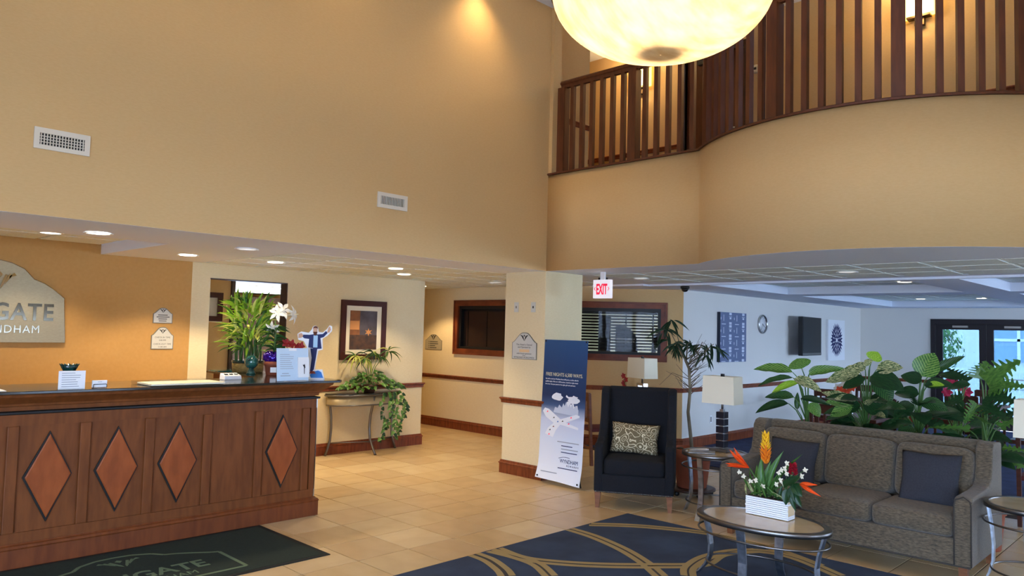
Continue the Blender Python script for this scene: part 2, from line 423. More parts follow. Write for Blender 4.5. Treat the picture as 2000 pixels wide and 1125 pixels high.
# dining room
mat('dining_paint', (224, 220, 212), .75, bump=.08, bscale=200)
struct('wall_dining_side', MB().box(DB.x, XB+.12, YT, YT+.14, 0, 2.62), 'dining_paint')
DT = at(1818, 623, x=XB)
DY1, DZ = DT.y, DT.z; DYm = at(1925, 640, x=XB).y; DY0 = 2*DYm-DY1
b = MB(); wall_x(b, XB, XB+.14, -4.5, YT+.14, 0, 2.62, [(DY0, DY1, 0, DZ)]); struct('wall_dining_back', b, 'dining_paint')
rails(5, [(XB, -4.4), (XB, DY0-.02)]); rails(6, [(XB, DY1+.02), (XB, YT)])
def dr(n, y0, y1, hinge):
    e = bpy.data.objects.new('door_%d' % n, None); COL.objects.link(e); e['kind'] = 'structure'; e.location = (XB+.05, y0, 0)
    w = y1-y0; f = MB()
    for (a0, a1, c0, c1) in ((.001, .125, .002, DZ-.1), (w-.125, w-.001, .002, DZ-.1), (.125, w-.125, .002, .28), (.125, w-.125, DZ-.21, DZ-.1)):
        f.box(0, .045, a0, a1, c0, c1)
    f.build('stiles', 'door_dark', e)
    MB().box(.018, .026, .12, w-.12, .27, DZ-.2).build('pane', 'dimming_glass', e)
    s = .2 if hinge else w-.2
    MB().tube([(-.06, .1, 1.0), (-.06, w-.1, 1.0)], .013).box(-.06, 0, .09, .12, .98, 1.02).box(-.06, 0, w-.12, w-.09, .98, 1.02).build('push_bar', 'silver', e)
    MB().box(-.05, -.001, w*.35, w*.65, DZ-.17, DZ-.13).build('door_closer', 'silver', e)
m = mat('dimming_glass', (200, 220, 230), .05); nt = m.node_tree  # tint added to the door panes to dim the bright outdoors
tp = nt.nodes.new('ShaderNodeBsdfTransparent'); tp.inputs[0].default_value = (.26, .32, .36, 1); gs = nt.nodes.new('ShaderNodeBsdfGlossy'); gs.inputs['Roughness'].default_value = .02
mx = nt.nodes.new('ShaderNodeMixShader'); mx.inputs[0].default_value = .06; nt.links.new(tp.outputs[0], mx.inputs[1]); nt.links.new(gs.outputs[0], mx.inputs[2]); nt.links.new(mx.outputs[0], nt.nodes['Material Output'].inputs[0])
mat('door_dark', (34, 28, 32), 0.35)
dr(1, DYm, DY1-.08, True); dr(2, DY0+.08, DYm, False)
struct('trim_doorframe', MB().box(XB-.03, XB+.14, DY1-.08, DY1, 0, DZ).box(XB-.03, XB+.14, DY0, DY0+.08, 0, DZ).box(XB-.03, XB+.14, DY0+.08, DY1-.08, DZ-.1, DZ), 'door_dark')

# ------------------------------------------------------------------ low ceilings
TRAY_L = (-3, 2.70, 6.93, YP)
TILE_L = (3.80, 8.69, 6.56, YP)
b = MB(); cells(b, -3, 8.9, Y0+.003, YP, [TRAY_L, TILE_L, (7.27, 8.9, Y0-1, 6.56)], ZC-.001, ZC+.03)
ceil_l = struct('ceiling_reception', b, 'drywall')
b = MB().box(2.70, 2.72, 6.93, YP, ZC+.03, 2.53).box(-3, 2.72, 6.91, 6.93, ZC+.03, 2.53)
b.build('tray_side', 'drywall', ceil_l)
def tiles(x0, x1, y0, y1, z, parent, pitch=.61, mt='ceiling_tile'):
    MB().box(x0, x1, y0, y1, z+.018, z+.05).build('ceiling_grid', 'ceiling_grid', parent)
    nx = max(1, round((x1-x0)/pitch)); ny = max(1, round((y1-y0)/pitch)); w = (x1-x0)/nx; h = (y1-y0)/ny
    g = .007
    m = MB().box(g-w/2, w/2-g, g-h/2, h/2-g, 0, .016); m.box(g+.02-w/2, w/2-g-.02, g+.02-h/2, h/2-g-.02, -.006, 0)
    o = m.build('ceiling_tile', mt, parent); first = True
    for i in range(nx):
        for j in range(ny):
            p = (x0+w*(i+.5), y0+h*(j+.5), z)
            if first: o.location = p; first = False
            else: inst(o, parent, p)
tiles(.3, 2.70, 6.93, YP, 2.515, ceil_l)
tiles(*TILE_L, ZC+.004, ceil_l)
tiles(7.15, 8.69, YP+.0, 12.4, ZC+.004, ceil_l)
MB().box(-3, .3, 6.93, YP, 2.515, 2.54).build('tray_panel', 'ceiling_tile', ceil_l)

# balcony plan curve
BR = 1.92; BCX, BCY = 5.955+BR, 2.45; TH0 = math.asin(1.4/BR)
def bal(s):
    L1 = Y0-3.85
    if s < L1: return Vector((X0, Y0-s)), Vector((-1, 0))
    a = TH0-(s-L1)/BR
    if a > -TH0: return Vector((BCX-BR*math.cos(a), BCY+BR*math.sin(a))), Vector((-math.cos(a), math.sin(a)))
    return Vector((X0, 1.05-(s-L1-2*TH0*BR))), Vector((-1, 0))
SMAX = (Y0-3.85)+2*TH0*BR+5.5
ss = [0.0]
while ss[-1] < SMAX: ss.append(ss[-1]+(.06 if Y0-3.85-.06 < ss[-1] < Y0-3.85+2*TH0*BR else .4))
BPATH = [bal(s)[0] for s in ss]
def along(mb, prof, path=BPATH):
    return sweep(mb, [(p.x, p.y) for p in path][::-1], prof)
b = MB(); along(b, [(0, ZC), (0, 3.53), (-.12, 3.53), (-.12, ZC)]); fo = struct('wall_balcony_front', b, 'wallpaper')
for p in fo.data.polygons: p.use_smooth = abs(p.normal.z) < .3
b = MB(); along(b, [(.022, 3.532), (.022, 3.548), (.012, 3.556), (-.13, 3.556), (-.13, 3.532)]); struct('trim_balcony', b, 'baluster_wood')
struct('floor_upper', MB().box(X0+.1, 9.2, -4.5, 9.2, 3.36, 3.5).prism([(p.x+.1, p.y) for p in BPATH if 1.0 < p.y < 3.9]+[(6.7, 1.0), (6.7, 3.9)], 3.36, 3.5), 'carpet')
# soffit under the balcony: drywall band, acoustic tiles, then the coffered dining ceiling
b = MB(); b.prism([(p.x+.004, p.y) for p in BPATH if p.y > -4.6]+[(7.27, -4.6), (7.27, Y0+.002)], ZC-.001, ZC+.03)
b.box(7.27, 9.05, 5.72, 6.56, ZC, ZC+.03).box(8.86, 9.05, -4.5, 5.72, ZC, ZC+.03).box(8.69, 9.05, 6.56, 7.9, ZC, ZC+.03)
ceil_b = struct('ceiling_balcony', b, 'drywall')
tiles(7.27, 8.86, -1.6, 5.72, ZC+.004, ceil_b)
MB().box(7.27, 8.86, -4.5, -1.6, ZC+.004, ZC+.03).build('ceiling_panel', 'ceiling_tile', ceil_b)
TR = [(9.12, 11.6, 2.73, 5.19), (12.13, 16.5, 2.73, 5.19), (9.12, 11.6, -.3, 2.2), (12.13, 16.5, -.3, 2.2), (9.12, 11.6, -3.3, -.8), (12.13, 16.5, -3.3, -.8)]
ZD = 2.384
b = MB(); cells(b, 9.05, XB, -4.5, YT, TR, ZD, ZD+.03); b.box(8.9, DB.x, YT, 7.0, ZD, ZD+.03); ceil_d = struct('ceiling_dining', b, 'drywall')
for k, (x0, x1, y0, y1) in enumerate(TR):
    s = MB(); zt = ZD+.14
    s.box(x0-.02, x0, y0, y1, ZD+.03, zt).box(x1, x1+.02, y0, y1, ZD+.03, zt).box(x0, x1, y0-.02, y0, ZD+.03, zt).box(x0, x1, y1, y1+.02, ZD+.03, zt)
    s.build('tray_side', 'drywall', ceil_d)
    if k < 3: tiles(x0, x1, y0, y1, zt-.02, ceil_d)
    else: MB().box(x0, x1, y0, y1, zt-.02, zt).build('tray_panel', 'ceiling_tile', ceil_d)

# ------------------------------------------------------------------ upper hall
struct('wall_balcony_jamb', MB().box(X0, X0+.14, Y0-.049, 6.2, 3.53, UC), 'wallpaper')
struct('wall_upper_header', MB().box(X0, X0+.14, -4.5, Y0-.049, LZ-.02, UC), 'wallpaper')
struct('wall_upper_side', MB().box(X0+.14, 7.6, YT, 6.2, UF, UC), 'wallpaper')
struct('wall_upper_return', MB().box(7.5, 7.6, 6.2, 9.2, UF, UC), 'wallpaper')
struct('wall_upper_end', MB().box(7.5, 9.3, 9.1, 9.2, UF, UC), 'wallpaper')
UX = 9.2
UDY = (at(1455, 200, x=UX).y, at(1338, 200, x=UX).y)
b = MB(); wall_x(b, UX, UX+.12, -4.5, 9.2, UF, UC, [(UDY[0], UDY[1], UF, 5.58)]); struct('wall_upper_back', b, 'wallpaper')
struct('ceiling_upper', MB().box(X0, UX+.1, -4.5, 9.2, UC, UC+.06), 'drywall')
rails(7, [(UX, UDY[1]+.1), (UX, 9.0)], UF); rails(8, [(UX, -4.4), (UX, UDY[0]-.1)], UF)
rails(9, [(7.6, YT), (X0+.14, YT)], UF-.02)
e = bpy.data.objects.new('door_3', None); COL.objects.link(e); e['kind'] = 'structure'; e.location = (UX, UDY[0], UF)
w = UDY[1]-UDY[0]
MB().box(-.03, .12, -.09, 0, 0, 2.16).box(-.03, .12, w, w+.09, 0, 2.16).box(-.03, .12, 0, w, 2.08, 2.16).build('frame', 'dark_wood', e)
d = MB().box(.05, .09, .005, w-.005, .01, 2.075)
dl = d.build('leaf', 'baluster_wood', e)
MB().tube([(.05, .08, 1.0), (-.01, .08, 1.0), (-.01, .19, 1.0)], .012).build('handle', 'silver', dl)
MB().box(-.02, .05, .2, w-.2, 1.97, 2.04).build('door_closer', 'black', e)

# railing on the balcony
rail_t = thing('balcony_railing', 'brown wooden balustrade with square balusters curving along the upper balcony', 'railing', (X0, Y0, 3.556))
OFF = Vector((X0, Y0, 3.556)); RI = .05
P0 = ss[0]+.17
pth = []
s = P0-.02
while s < 8.2: p, n = bal(s); pth.append((p-n*RI)-OFF.xy); s += .06
prof = [(-.045, 1.03), (-.045, 1.05), (-.03, 1.07), (.03, 1.07), (.045, 1.05), (.045, 1.03), (.03, 1.02), (.02, .985), (-.02, .985), (-.03, 1.02)]
sweep(MB(), [(p.x, p.y) for p in pth], prof).build('handrail', 'baluster_wood', rail_t)
nb = MB().box(-.0235, .0235, -.0235, .0235, 0, .99).mesh('baluster'); nb.materials.append(M['baluster_wood'])
nn = MB().box(-.05, .05, -.05, .05, 0, .99).mesh('newel'); nn.materials.append(M['baluster_wood'])
k = 0; s = P0
while s < 8.1:
    p, n = bal(s); o = bpy.data.objects.new('newel' if k % 7 == 0 else 'baluster', nn if k % 7 == 0 else nb); COL.objects.link(o)
    q = p-n*RI-OFF.xy; o.parent = rail_t; o.location = (q.x, q.y, 0); o.rotation_euler = (0, 0, math.atan2(n.y, n.x)+PI)
    s += .1425; k += 1

# ------------------------------------------------------------------ back office seen through the opening
OZ = 2.30; PXE = at(449, 600, y=9.9).x
struct('wall_office_partition', MB().box(2.4, PXE, 9.9, 10.0, 0, OZ), 'wallpaper')
struct('wall_office_back', MB().box(2.4, 7.9, 14.4, 14.5, 0, OZ), 'orange_wall')
struct('wall_office_side', MB().box(2.3, 2.4, 8.9, 14.5, 0, OZ+.03), 'wallpaper')
struct('ceiling_office', MB().box(2.3, 7.01, 8.9, 12.5, OZ, OZ+.04).box(2.3, 8.0, 12.5, 14.5, OZ, OZ+.04), 'cream')
struct('wall_office_right', MB().box(7.9, 8.0, 12.5, 14.5, 0, OZ+.03), 'wallpaper')
struct('trim_office', MB().box(PXE, PXE+.05, 9.86, 10.02, 0, OZ), 'dark_wood')

# ------------------------------------------------------------------ outside, beyond the glass doors
struct('ground_outside', MB().box(XB+.14, 60, -30, 40, -.1, -.02).box(-3.12, XB+.14, -30, -4.62, -.1, -.02), 'concrete')
struct('ground_drive', MB().box(-30, -3.12, -30, 40, -.1, -.02), 'pale_drive')
# ------------------------------------------------------------------ lamps
def can(x, y, z, power, color=WARM2, r=.085, label='', lit=True, group='recessed ceiling lights', angle=2.05, blend=.4):
    z -= .004
    t = thing('recessed_light', label, 'ceiling light', (x, y, z), 0, group)
    MB().lathe([(r, 0), (r+.022, -.004), (r+.022, -.007), (r, -.007), (r, 0)], cap=False).build('trim_ring', 'white', t)
    MB().lathe([(0.002, -.002), (r, -.002), (r, -.004), (.002, -.004)], cap=False).build('lens', 'can_lens' if lit else 'can_dim', t)
    if power: spot('can_light', (x, y, z-.03), power, color, angle, blend, .07)
    return t
mat('can_lens', (255, 250, 235), 0.4, emit=(255, 244, 220), estr=6.0)
mat('can_dim', (220, 222, 220), 0.25, emit=(255, 250, 240), estr=0.5)
can(2.0, 6.577, ZC, 95, label='large round recessed light in the white soffit band beside the tray')
can(2.02, 7.98, 2.515, 60, label='recessed light among the tiles of the reception tray ceiling')
can(3.263, 7.888, ZC, 85, label='recessed light in the white soffit nearest the two check-in plaques')
can(3.293, 6.654, ZC, 25, label='dim recessed light in the soffit above the counter plants', lit=False)
can(4.212, 7.813, ZC, 65, label='recessed light in ceiling tiles above the office opening')
can(5.449, 7.231, ZC, 60, label='recessed light in ceiling tiles farther out from the framed print')
can(6.087, 7.898, ZC, 65, label='recessed light in ceiling tiles just before the framed print')
can(7.784, 7.919, ZC, 15, label='dim recessed light in front of the dark corridor window', lit=False)
can(8.0, 9.9, ZC, 65, WARM, label='recessed light over the corridor plaque')
for (x, y, w_) in [(7.945, 5.462, 'beside the exit sign'), (8.0, 2.949, 'above the middle of the tropical plants'), (8.0, .6, 'beyond the monstera')]:
    can(x, y, ZC, 8, COOL, label='dim reflector light under the balcony '+w_, lit=False, group='dim lights under the balcony')
for (x, y, w_) in [(9.7, 4.3, 'nearer dining tray by the fretwork canvas'), (11.0, 3.3, 'nearer dining tray away from the wall pictures'), (13.0, 4.4, 'farther dining tray by the television'), (15.6, 3.4, 'farther dining tray before the glass doors'), (15.6, 4.4, 'farther dining tray by the sunburst canvas')]:
    can(x, y, ZD+.12, 6, COOL, label='small recessed light in the '+w_, group='lights in the dining trays')
# ceiling spots over the tall reception wall (above the frame)
for x, w_ in ((5.35, 'near the balcony corner'), (3.6, 'above the small louvred vent'), (1.9, 'above the grille vent')):
    can(x, 5.6, LZ, 70 if x > 5 else 14, WARM, label='recessed light of the high lobby ceiling '+w_, group='lobby ceiling lights', angle=1.8, blend=1.0)
# big bowl pendant
BX = at(1290, 120, z=3.2); bc = (BX.x, BX.y)
t = thing('bowl_pendant', 'huge glowing alabaster glass bowl pendant hanging over the lobby', 'pendant lamp', (bc[0], bc[1], 3.235))
m = mat('alabaster', (240, 222, 186), 0.5, rgb2=(216, 186, 138), scale=5, stretch=(1, 3, 1), detail=6, emit=(255, 208, 130), estr=0.12)
nt = m.node_tree; b_ = nt.nodes['Principled BSDF']; tr = nt.nodes.new('ShaderNodeBsdfTranslucent'); mx = nt.nodes.new('ShaderNodeMixShader'); mx.inputs[0].default_value = .6
outn = nt.nodes['Material Output']; src = b_.inputs['Base Color'].links[0].from_socket
nt.links.new(src, tr.inputs[0]); nt.links.new(b_.outputs[0], mx.inputs[1]); nt.links.new(tr.outputs[0], mx.inputs[2]); nt.links.new(mx.outputs[0], outn.inputs[0])
RB = .60
prof = []
for k in range(17):
    a = k/16; r = RB*math.sin(a*PI/2*.98)**.95; z = .36*(1-math.cos(a*PI/2*.98))
    prof.append((max(r, .004), z))
bowl = MB().lathe(prof, n=64, cap=False).build('bowl', 'alabaster', t)
for p in bowl.data.polygons: p.use_smooth = True
zr = prof[-1][1]
MB().ring((0, 0, zr), RB, RB, .014, 64).build('rim', 'steel_dark', t)
MB().lathe([(.12, .075), (.13, .08), (.12, .085)], n=24).build('shading_disc', 'steel_dark', t)  # unseen disc added inside so the bottom of the bowl falls in shade
for k in range(3):
    a = 2*PI*k/3+.4
    MB().tube([(RB*math.cos(a), RB*math.sin(a), zr), (.02*math.cos(a), .02*math.sin(a), 1.1)], .008).build('hanging_rod', 'steel_dark', t)
MB().tube([(0, 0, 1.08), (0, 0, LZ-3.235)], .014).lathe([(.09, LZ-3.19), (.09, LZ-3.235)]).build('stem', 'steel_dark', t)
for k in range(4):
    a = 2*PI*k/4+.2
    MB().sphere((.22*math.cos(a), .22*math.sin(a), .26), .04).build('bulb', 'can_lens', t)
    point('bowl_light', (bc[0]+.22*math.cos(a), bc[1]+.22*math.sin(a), 3.235+.32), 13, (1.0,.74,.44), .06)
# wall sconces of the upper hall
mat('sconce_glass', (255, 226, 150), 0.5, emit=(255, 206, 96), estr=4.0)
mat('bronze', (84, 66, 44), 0.4, metal=0.8)
for (px, py, lb) in [(1250, 150, 'glowing box sconce beside the upper hall door'), (1795, 5, 'glowing box sconce on the upper hall wall above the balcony curve')]:
    p = at(px, py, x=UX-.06)
    t = thing('wall_sconce', lb, 'wall lamp', p)
    MB().box(-.06, .055, -.17, .17, -.16, .16).build('shade', 'sconce_glass', t, bevel=.01)
    MB().box(-.05, .05, -.12, .12, -.18, -.16).build('tray', 'bronze', t)
    MB().box(.0, .06, -.05, .05, -.26, -.18).build('bracket', 'bronze', t)
    point('sconce_light', (p.x-.12, p.y, p.z+.24), 20, WARM, .08)
    point('sconce_light', (p.x-.15, p.y, p.z-.1), 12, WARM, .08)
# office troffer and gym light
mat('troffer', (255, 250, 240), 0.5, emit=(255, 246, 226), estr=5.0)
p = at(510, 560, z=OZ)
t = thing('office_troffer', 'bright rectangular ceiling light panel inside the back office', 'ceiling light', (p.x, p.y, OZ))
MB().box(-.32, .5, -.17, .17, -.008, 0).build('frame', 'white', t); MB().box(-.30, .48, -.15, .15, -.011, -.008).build('diffuser', 'troffer', t)
mat('troffer', (255, 250, 240), 0.5, emit=(255, 246, 226), estr=5.0)
def area(name, loc, sx, sy, power, color):
    l = bpy.data.lights.new(name, 'AREA'); l.shape = 'RECTANGLE'; l.size = sx; l.size_y = sy; l.energy = power; l.color = color
    o = bpy.data.objects.new(name, l); COL.objects.link(o); o.location = loc; return o
area('office_light', (p.x, p.y, OZ-.05), .8, .5, 14, (1, .9, .7))
t = thing('gym_troffer', 'ceiling light panel of the fitness room behind the blinds', 'ceiling light', (11.2, 8.4, 2.6))
MB().box(-.6, .6, -.3, .3, -.02, 0).build('frame', 'white', t); MB().box(-.57, .57, -.27, .27, -.024, -.02).build('diffuser', 'troffer', t)
area('gym_light', (11.2, 8.4, 2.55), 1.1, .5, 60, (1, 1, .94))
# ------------------------------------------------------------------ reception things
def wb(mb, name, m, t, **k):
    """build a mesh given in world metres as a part of thing t"""
    l = t.location; mb.v = [(x-l[0], y-l[1], z-l[2]) for x, y, z in mb.v]
    return mb.build(name, m, t, **k)
def wtext(name, s, size, m, t, mtx, **k):
    mm = mtx.copy(); l = t.location
    for i in range(3): mm[i][3] -= l[i]
    return text(name, s, size, m, t, mm, **k)
def wprism(pts, mtx, d): return MB().prism_m(pts, mtx, d)

# counter
mat('plinth_wood', (118, 62, 28), .45, rgb2=(100, 50, 22), scale=4, stretch=(6, 6, 1), spec=.4)
ct = thing('reception_counter', 'dark wooden reception counter with raised diamond panels along its front', 'counter', (2.0, 6.3, 0))
CPATH = [(3.758, 7.7), (3.758, 6.105), (-.6, 6.105)]
wb(MB().box(-.6, 3.745, 6.118, 6.55, 0, 1.19).box(3.5, 3.745, 6.55, 7.68, 0, 1.19), 'body', 'counter_wood', ct)
wb(sweep(MB(), CPATH, [(-.02, 0), (.035, 0), (.035, .125), (.04, .135), (.03, .15), (.018, .157), (.012, .165), (-.02, .165)]), 'plinth', 'plinth_wood', ct)
wb(sweep(MB(), CPATH, [(-.02, 1.075), (.012, 1.075), (.016, 1.1), (.03, 1.105), (.035, 1.12), (.09, 1.165), (.1, 1.17), (.11, 1.195), (-.02, 1.195)]), 'crown_moulding', 'counter_wood', ct)
wb(sweep(MB(), CPATH, [(-.01, 1.045), (.02, 1.045), (.024, 1.05), (.024, 1.063), (-.01, 1.068)]), 'dark_bead', 'black', ct)
wb(MB().box(-.6, 3.758, 6.098, 6.12, .165, .235), 'bottom_rail', 'counter_wood', ct)
wb(MB().box(-.6, 3.758, 6.098, 6.12, .965, 1.05), 'top_rail', 'counter_wood', ct)
sx = [-.43, .025, .48, .935, 1.39, 1.845, 2.299, 2.754, 3.205, 3.655]
for i, x in enumerate(sx):
    wb(MB().box(x-.036, x+.036, 6.092, 6.12, .235, .965), 'stile', 'counter_wood', ct, bevel=.006)
wb(MB().box(3.70, 3.758, 6.092, 6.12, .235, .965), 'stile', 'counter_wood', ct)
for i in range(len(sx)-1):
    a, b2 = sx[i]+.036, sx[i+1]-.036; cx = (a+b2)/2
    pn = wb(MB().box(a, b2, 6.112, 6.12, .235, .965), 'panel', 'counter_wood', ct)
    if i != 7:
        dm = wb(MB().prism_m([(-.158, .605), (0, .284), (.152, .605), (0, .918)], on_y(cx, 6.112, 0), .010), 'diamond_edge', 'black', ct)
        dm2 = MB().loft([[on_y(cx, 6.102, 0) @ Vector((x*k, .605+z*k, dz)) for x, z in ((-.143, 0), (0, -.292), (.143, 0), (0, .292))] for k, dz in ((1, 0), (1, .008), (.95, .012))], smooth=False)
        wb(dm2, 'diamond', 'diamond_wood', ct)
wb(MB().box(3.752, 3.762, 6.092, 6.112, .17, 1.05), 'corner_guard', 'silver', ct)
g = MB().prism([(-.6, 5.945), (3.90, 5.945), (3.945, 5.99), (3.945, 7.72), (3.44, 7.72), (3.44, 6.62), (-.6, 6.62)], 1.195, 1.216)
wb(g, 'granite_top', 'granite', ct, bevel=.004)

CT = 1.216
# sign card, bowl, business cards
def lines(t, mtx, w, h, n, m='sign_text', hh=.004, z=.001, x0=0.0, seed=1, centre=False):
    r = random.Random(seed); b = MB()
    for i in range(n):
        yy = h*(1-(i+.5)/n); ww = w*r.uniform(.6, 1); xa = x0+(w-ww)/2 if centre else x0
        b.add([mtx @ Vector(p) for p in ((xa, yy, z), (xa+ww, yy, z), (xa+ww, yy+hh, z), (xa, yy+hh, z))], [(0, 1, 2, 3)])
    l = t.location; b.v = [(x-l[0], y-l[1], zz-l[2]) for x, y, zz in b.v]
    return b.build('print_lines', m, t)
mat('print_grey', (150, 156, 166), .8)
p = at(121, 763, z=CT); p.y = 6.0
t = thing('counter_card', 'white printed notice card standing on the counter before the green bowl', 'card', (p.x, p.y, CT))
mm = on_y(p.x, p.y, CT)
wb(MB().box(p.x, p.x+.172, p.y, p.y+.004, CT, CT+.13), 'card', 'paper', t)
wb(MB().box(p.x, p.x+.172, p.y-.01, p.y+.03, CT, CT+.004), 'base', 'glass', t)
lines(t, basis(mm @ Vector((.02, .01, .0)), (1, 0, 0), (0, 0, 1)), .13, .11, 7, 'print_grey', .004)
p = at(135, 727, y=6.22)
t = thing('green_bowl', 'small dark green glass bowl behind the white notice card', 'bowl', (p.x, p.y, CT))
zb = p.z-CT
mat('green_glass', (10, 52, 50), .15, coat=.5)
MB().lathe([(.05, 0), (.05, zb-.012), (.045, zb)]).build('stand', 'white', t)
b = MB()
n = 28
b.loft([[((r+(.006*(-1)**i if k >= 3 else 0))*math.cos(2*PI*i/n), (r+(.006*(-1)**i if k >= 3 else 0))*math.sin(2*PI*i/n), zb+z+(.005*(-1)**i if k in (3, 4) else 0)) for i in range(n)] for k, (r, z) in enumerate([(.036, 0), (.042, .012), (.05, .03), (.062, .058), (.058, .058), (.046, .03), (.03, .016)])])
b.build('bowl', 'green_glass', t)
p = at(175, 757, z=CT); p.y = 6.02
t = thing('business_card_holder', 'white business cards in a black wire holder on the counter', 'card holder', (p.x, p.y, CT))
MB().box(0, .098, .004, .02, .004, .055).build('cards', 'paper', t)
wr = []
for k in range(17):
    a = PI*k/16; wr.append((.049-.046*math.cos(a) if True else 0, -.004, .006+.022*min(1, math.sin(a)*3)))
MB().tube(wr, .0022, 6).tube([(.003, -.004, .006), (.003, .03, .003), (.095, .03, .003), (.095, -.004, .006)], .0022, 6).build('wire', 'black', t)
MB().box(.035, .063, .0036, .0038, .043, .045).build('print', 'sign_text', t)
p = at(0, 766, z=CT)
t = tag(MB().box(-.2, .1, -.06, .16, 0, .003).build('paper_sheet', 'paper'), 'loose white paper sheet lying on the counter', 'paper'); t.location = (p.x-.05, 6.08, CT)
t = thing('desk_pad', 'pale writing pad in a clear tray lying flat on the counter', 'desk pad', (2.5, 6.1, CT))
MB().box(-.29, .31, -.13, .2, 0, .004).box(-.29, .31, .19, .2, .004, .03).box(-.29, -.28, -.13, .2, .004, .03).build('tray', 'glass', t)
MB().box(-.25, .33, -.11, .18, .004, .016).build('pad', 'cream', t)
p = at(432, 742, z=CT)
t = thing('card_terminal', 'small white desk device with black markings on the counter', 'device', (p.x+.02, p.y-.02, CT), .0)
b = MB(); b.loft([[(0, 0, 0), (.16, 0, 0), (.16, .1, 0), (0, .1, 0)], [(.004, .006, .035), (.156, .006, .035), (.156, .1, .055), (.004, .1, .055)]], smooth=False)
b.build('case', 'white', t, bevel=.004)
b = MB()
for k in range(3): b.box(.02+.045*k, .045+.045*k, .03, .06, .042, .05)
b.build('buttons', 'black', t)

# acrylic notice
A, B2 = at(545, 746, z=CT), at(607, 744, z=CT)
xd = (B2-A).normalized(); hh = .29; ww = (B2-A).length
A.y += .04; yd = Vector((-.0, .1, 1)).normalized()
t = thing('acrylic_notice', 'printed pale blue notice in an acrylic stand at the counter end', 'notice', (A.x, A.y, CT))
mm = basis(A, xd, yd)
mat('pale_blue', (196, 216, 232), .5)
wb(MB().prism_m([(0, .002), (ww, .002), (ww, hh), (0, hh)], mm, .003), 'sheet', 'pale_blue', t)
wb(MB().prism_m([(ww*.65, .03), (ww, .03), (ww, hh*.72), (ww*.65, hh*.72)], basis(mm @ Vector((0, 0, .004)), xd, yd), .012), 'leaflet', 'white', t)
wb(MB().prism_m([(ww*.38, hh-.024), (ww*.62, hh-.024), (ww*.62, hh), (ww*.38, hh)], basis(mm @ Vector((0, 0, .003)), xd, yd), .001), 'clip', 'white', t)
wb(MB().prism_m([(0, 0), (ww, 0), (ww, .006), (0, .006)], basis(mm @ Vector((0, 0, -.03)), xd, yd), .05), 'foot', 'glass', t)
lines(t, basis(mm @ Vector((.03, .1, .0042)), xd, yd), .14, .14, 8, 'print_grey', .004)
lines(t, basis(mm @ Vector((.03, .035, .0042)), xd, yd), .1, .04, 2, 'print_grey', .006, centre=True)
wb(MB().prism_m([(ww*.83, .06), (ww*.85, .06), (ww*.855, .11), (ww*.875, .115), (ww*.865, .14), (ww*.85, .15), (ww*.83, .14), (ww*.80, .145), (ww*.80, .135), (ww*.83, .12)], basis(mm @ Vector((0, 0, .0165)), xd, yd), .0005), 'print_figure', 'black', t)

# cardboard standee (plain generic figure)
p = at(618, 741, z=CT); sd = Vector((.83, -.56, 0)).normalized()
t = thing('cardboard_standee', 'small die-cut cardboard standee of a bearded man in a navy suit, arms raised', 'standee', (p.x-.03, p.y+.02, CT))
k = .0048  # metres per photo pixel at that distance
org = Vector(t.location)-sd*.0
mm = basis(org, sd, (0, 0, 1))
def sp(pts): return [((x-612)*k, (741-y)*k) for x, y in pts][::-1]
def piece(name, pts, z, m, d=.0006): return wb(wprism(sp(pts), basis(mm @ Vector((0, 0, z)), sd, (0, 0, 1)), d), name, m, t)
mat('navy', (32, 42, 92), .7); mat('skin', (202, 156, 124), .6); mat('shirt', (170, 204, 226), .7); mat('beard', (92, 46, 26), .8); mat('print_blue', (36, 112, 190), .6); mat('shoe', (120, 44, 28), .6)
piece('card', [(606, 741), (604, 700), (600, 690), (599, 679), (593, 668), (583, 666), (581, 655), (588, 650), (602, 652), (607, 646), (609, 640), (614, 638), (619, 642), (620, 650), (628, 651), (635, 645), (640, 637), (645, 639), (645, 648), (637, 657), (628, 663), (629, 684), (621, 686), (618, 705), (616, 722), (630, 722), (635, 741)], 0, 'white', .004)
piece('suit', [(602, 680), (603, 664), (594, 663), (588, 658), (592, 656), (604, 656), (610, 655), (619, 655), (628, 654), (634, 648), (637, 652), (630, 660), (624, 662), (627, 682), (618, 683), (612, 682)], .0045, 'navy')
piece('trousers', [(606, 682), (619, 682), (617, 700), (614, 722), (611, 726), (607, 726), (609, 700)], .0046, 'navy')
piece('shirt', [(611, 680), (611, 657), (619, 657), (619, 680)], .0053, 'shirt')
piece('head', [(610, 652), (610, 643), (614, 640), (618, 643), (618, 652)], .0053, 'skin')
piece('hair', [(609.5, 645), (610.5, 640.5), (614, 639), (618, 640.5), (618.6, 645), (617, 643), (611, 643)], .0060, 'beard')
piece('beard', [(610, 650), (618, 650), (617, 655), (614, 658), (611, 655)], .0060, 'beard')
piece('hand', [(583, 663), (583, 655), (589, 653), (592, 658), (589, 662)], .0053, 'skin')
piece('hand', [(636, 651), (638, 642), (641, 639), (643, 645), (640, 651)], .0053, 'skin')
piece('blue_foot', [(609, 738), (607, 732), (614, 726), (622, 724), (628, 727), (632, 738)], .0055, 'print_blue')
piece('shoe', [(606, 730), (608, 725), (615, 725), (618, 730)], .0062, 'shoe')
wb(MB().prism_m([(-.05, 0), (.1, 0), (.1, .012), (-.05, .012)], basis(mm @ Vector((0, 0, -.04)), sd, (0, 0, 1)), .08), 'base', 'white', t)

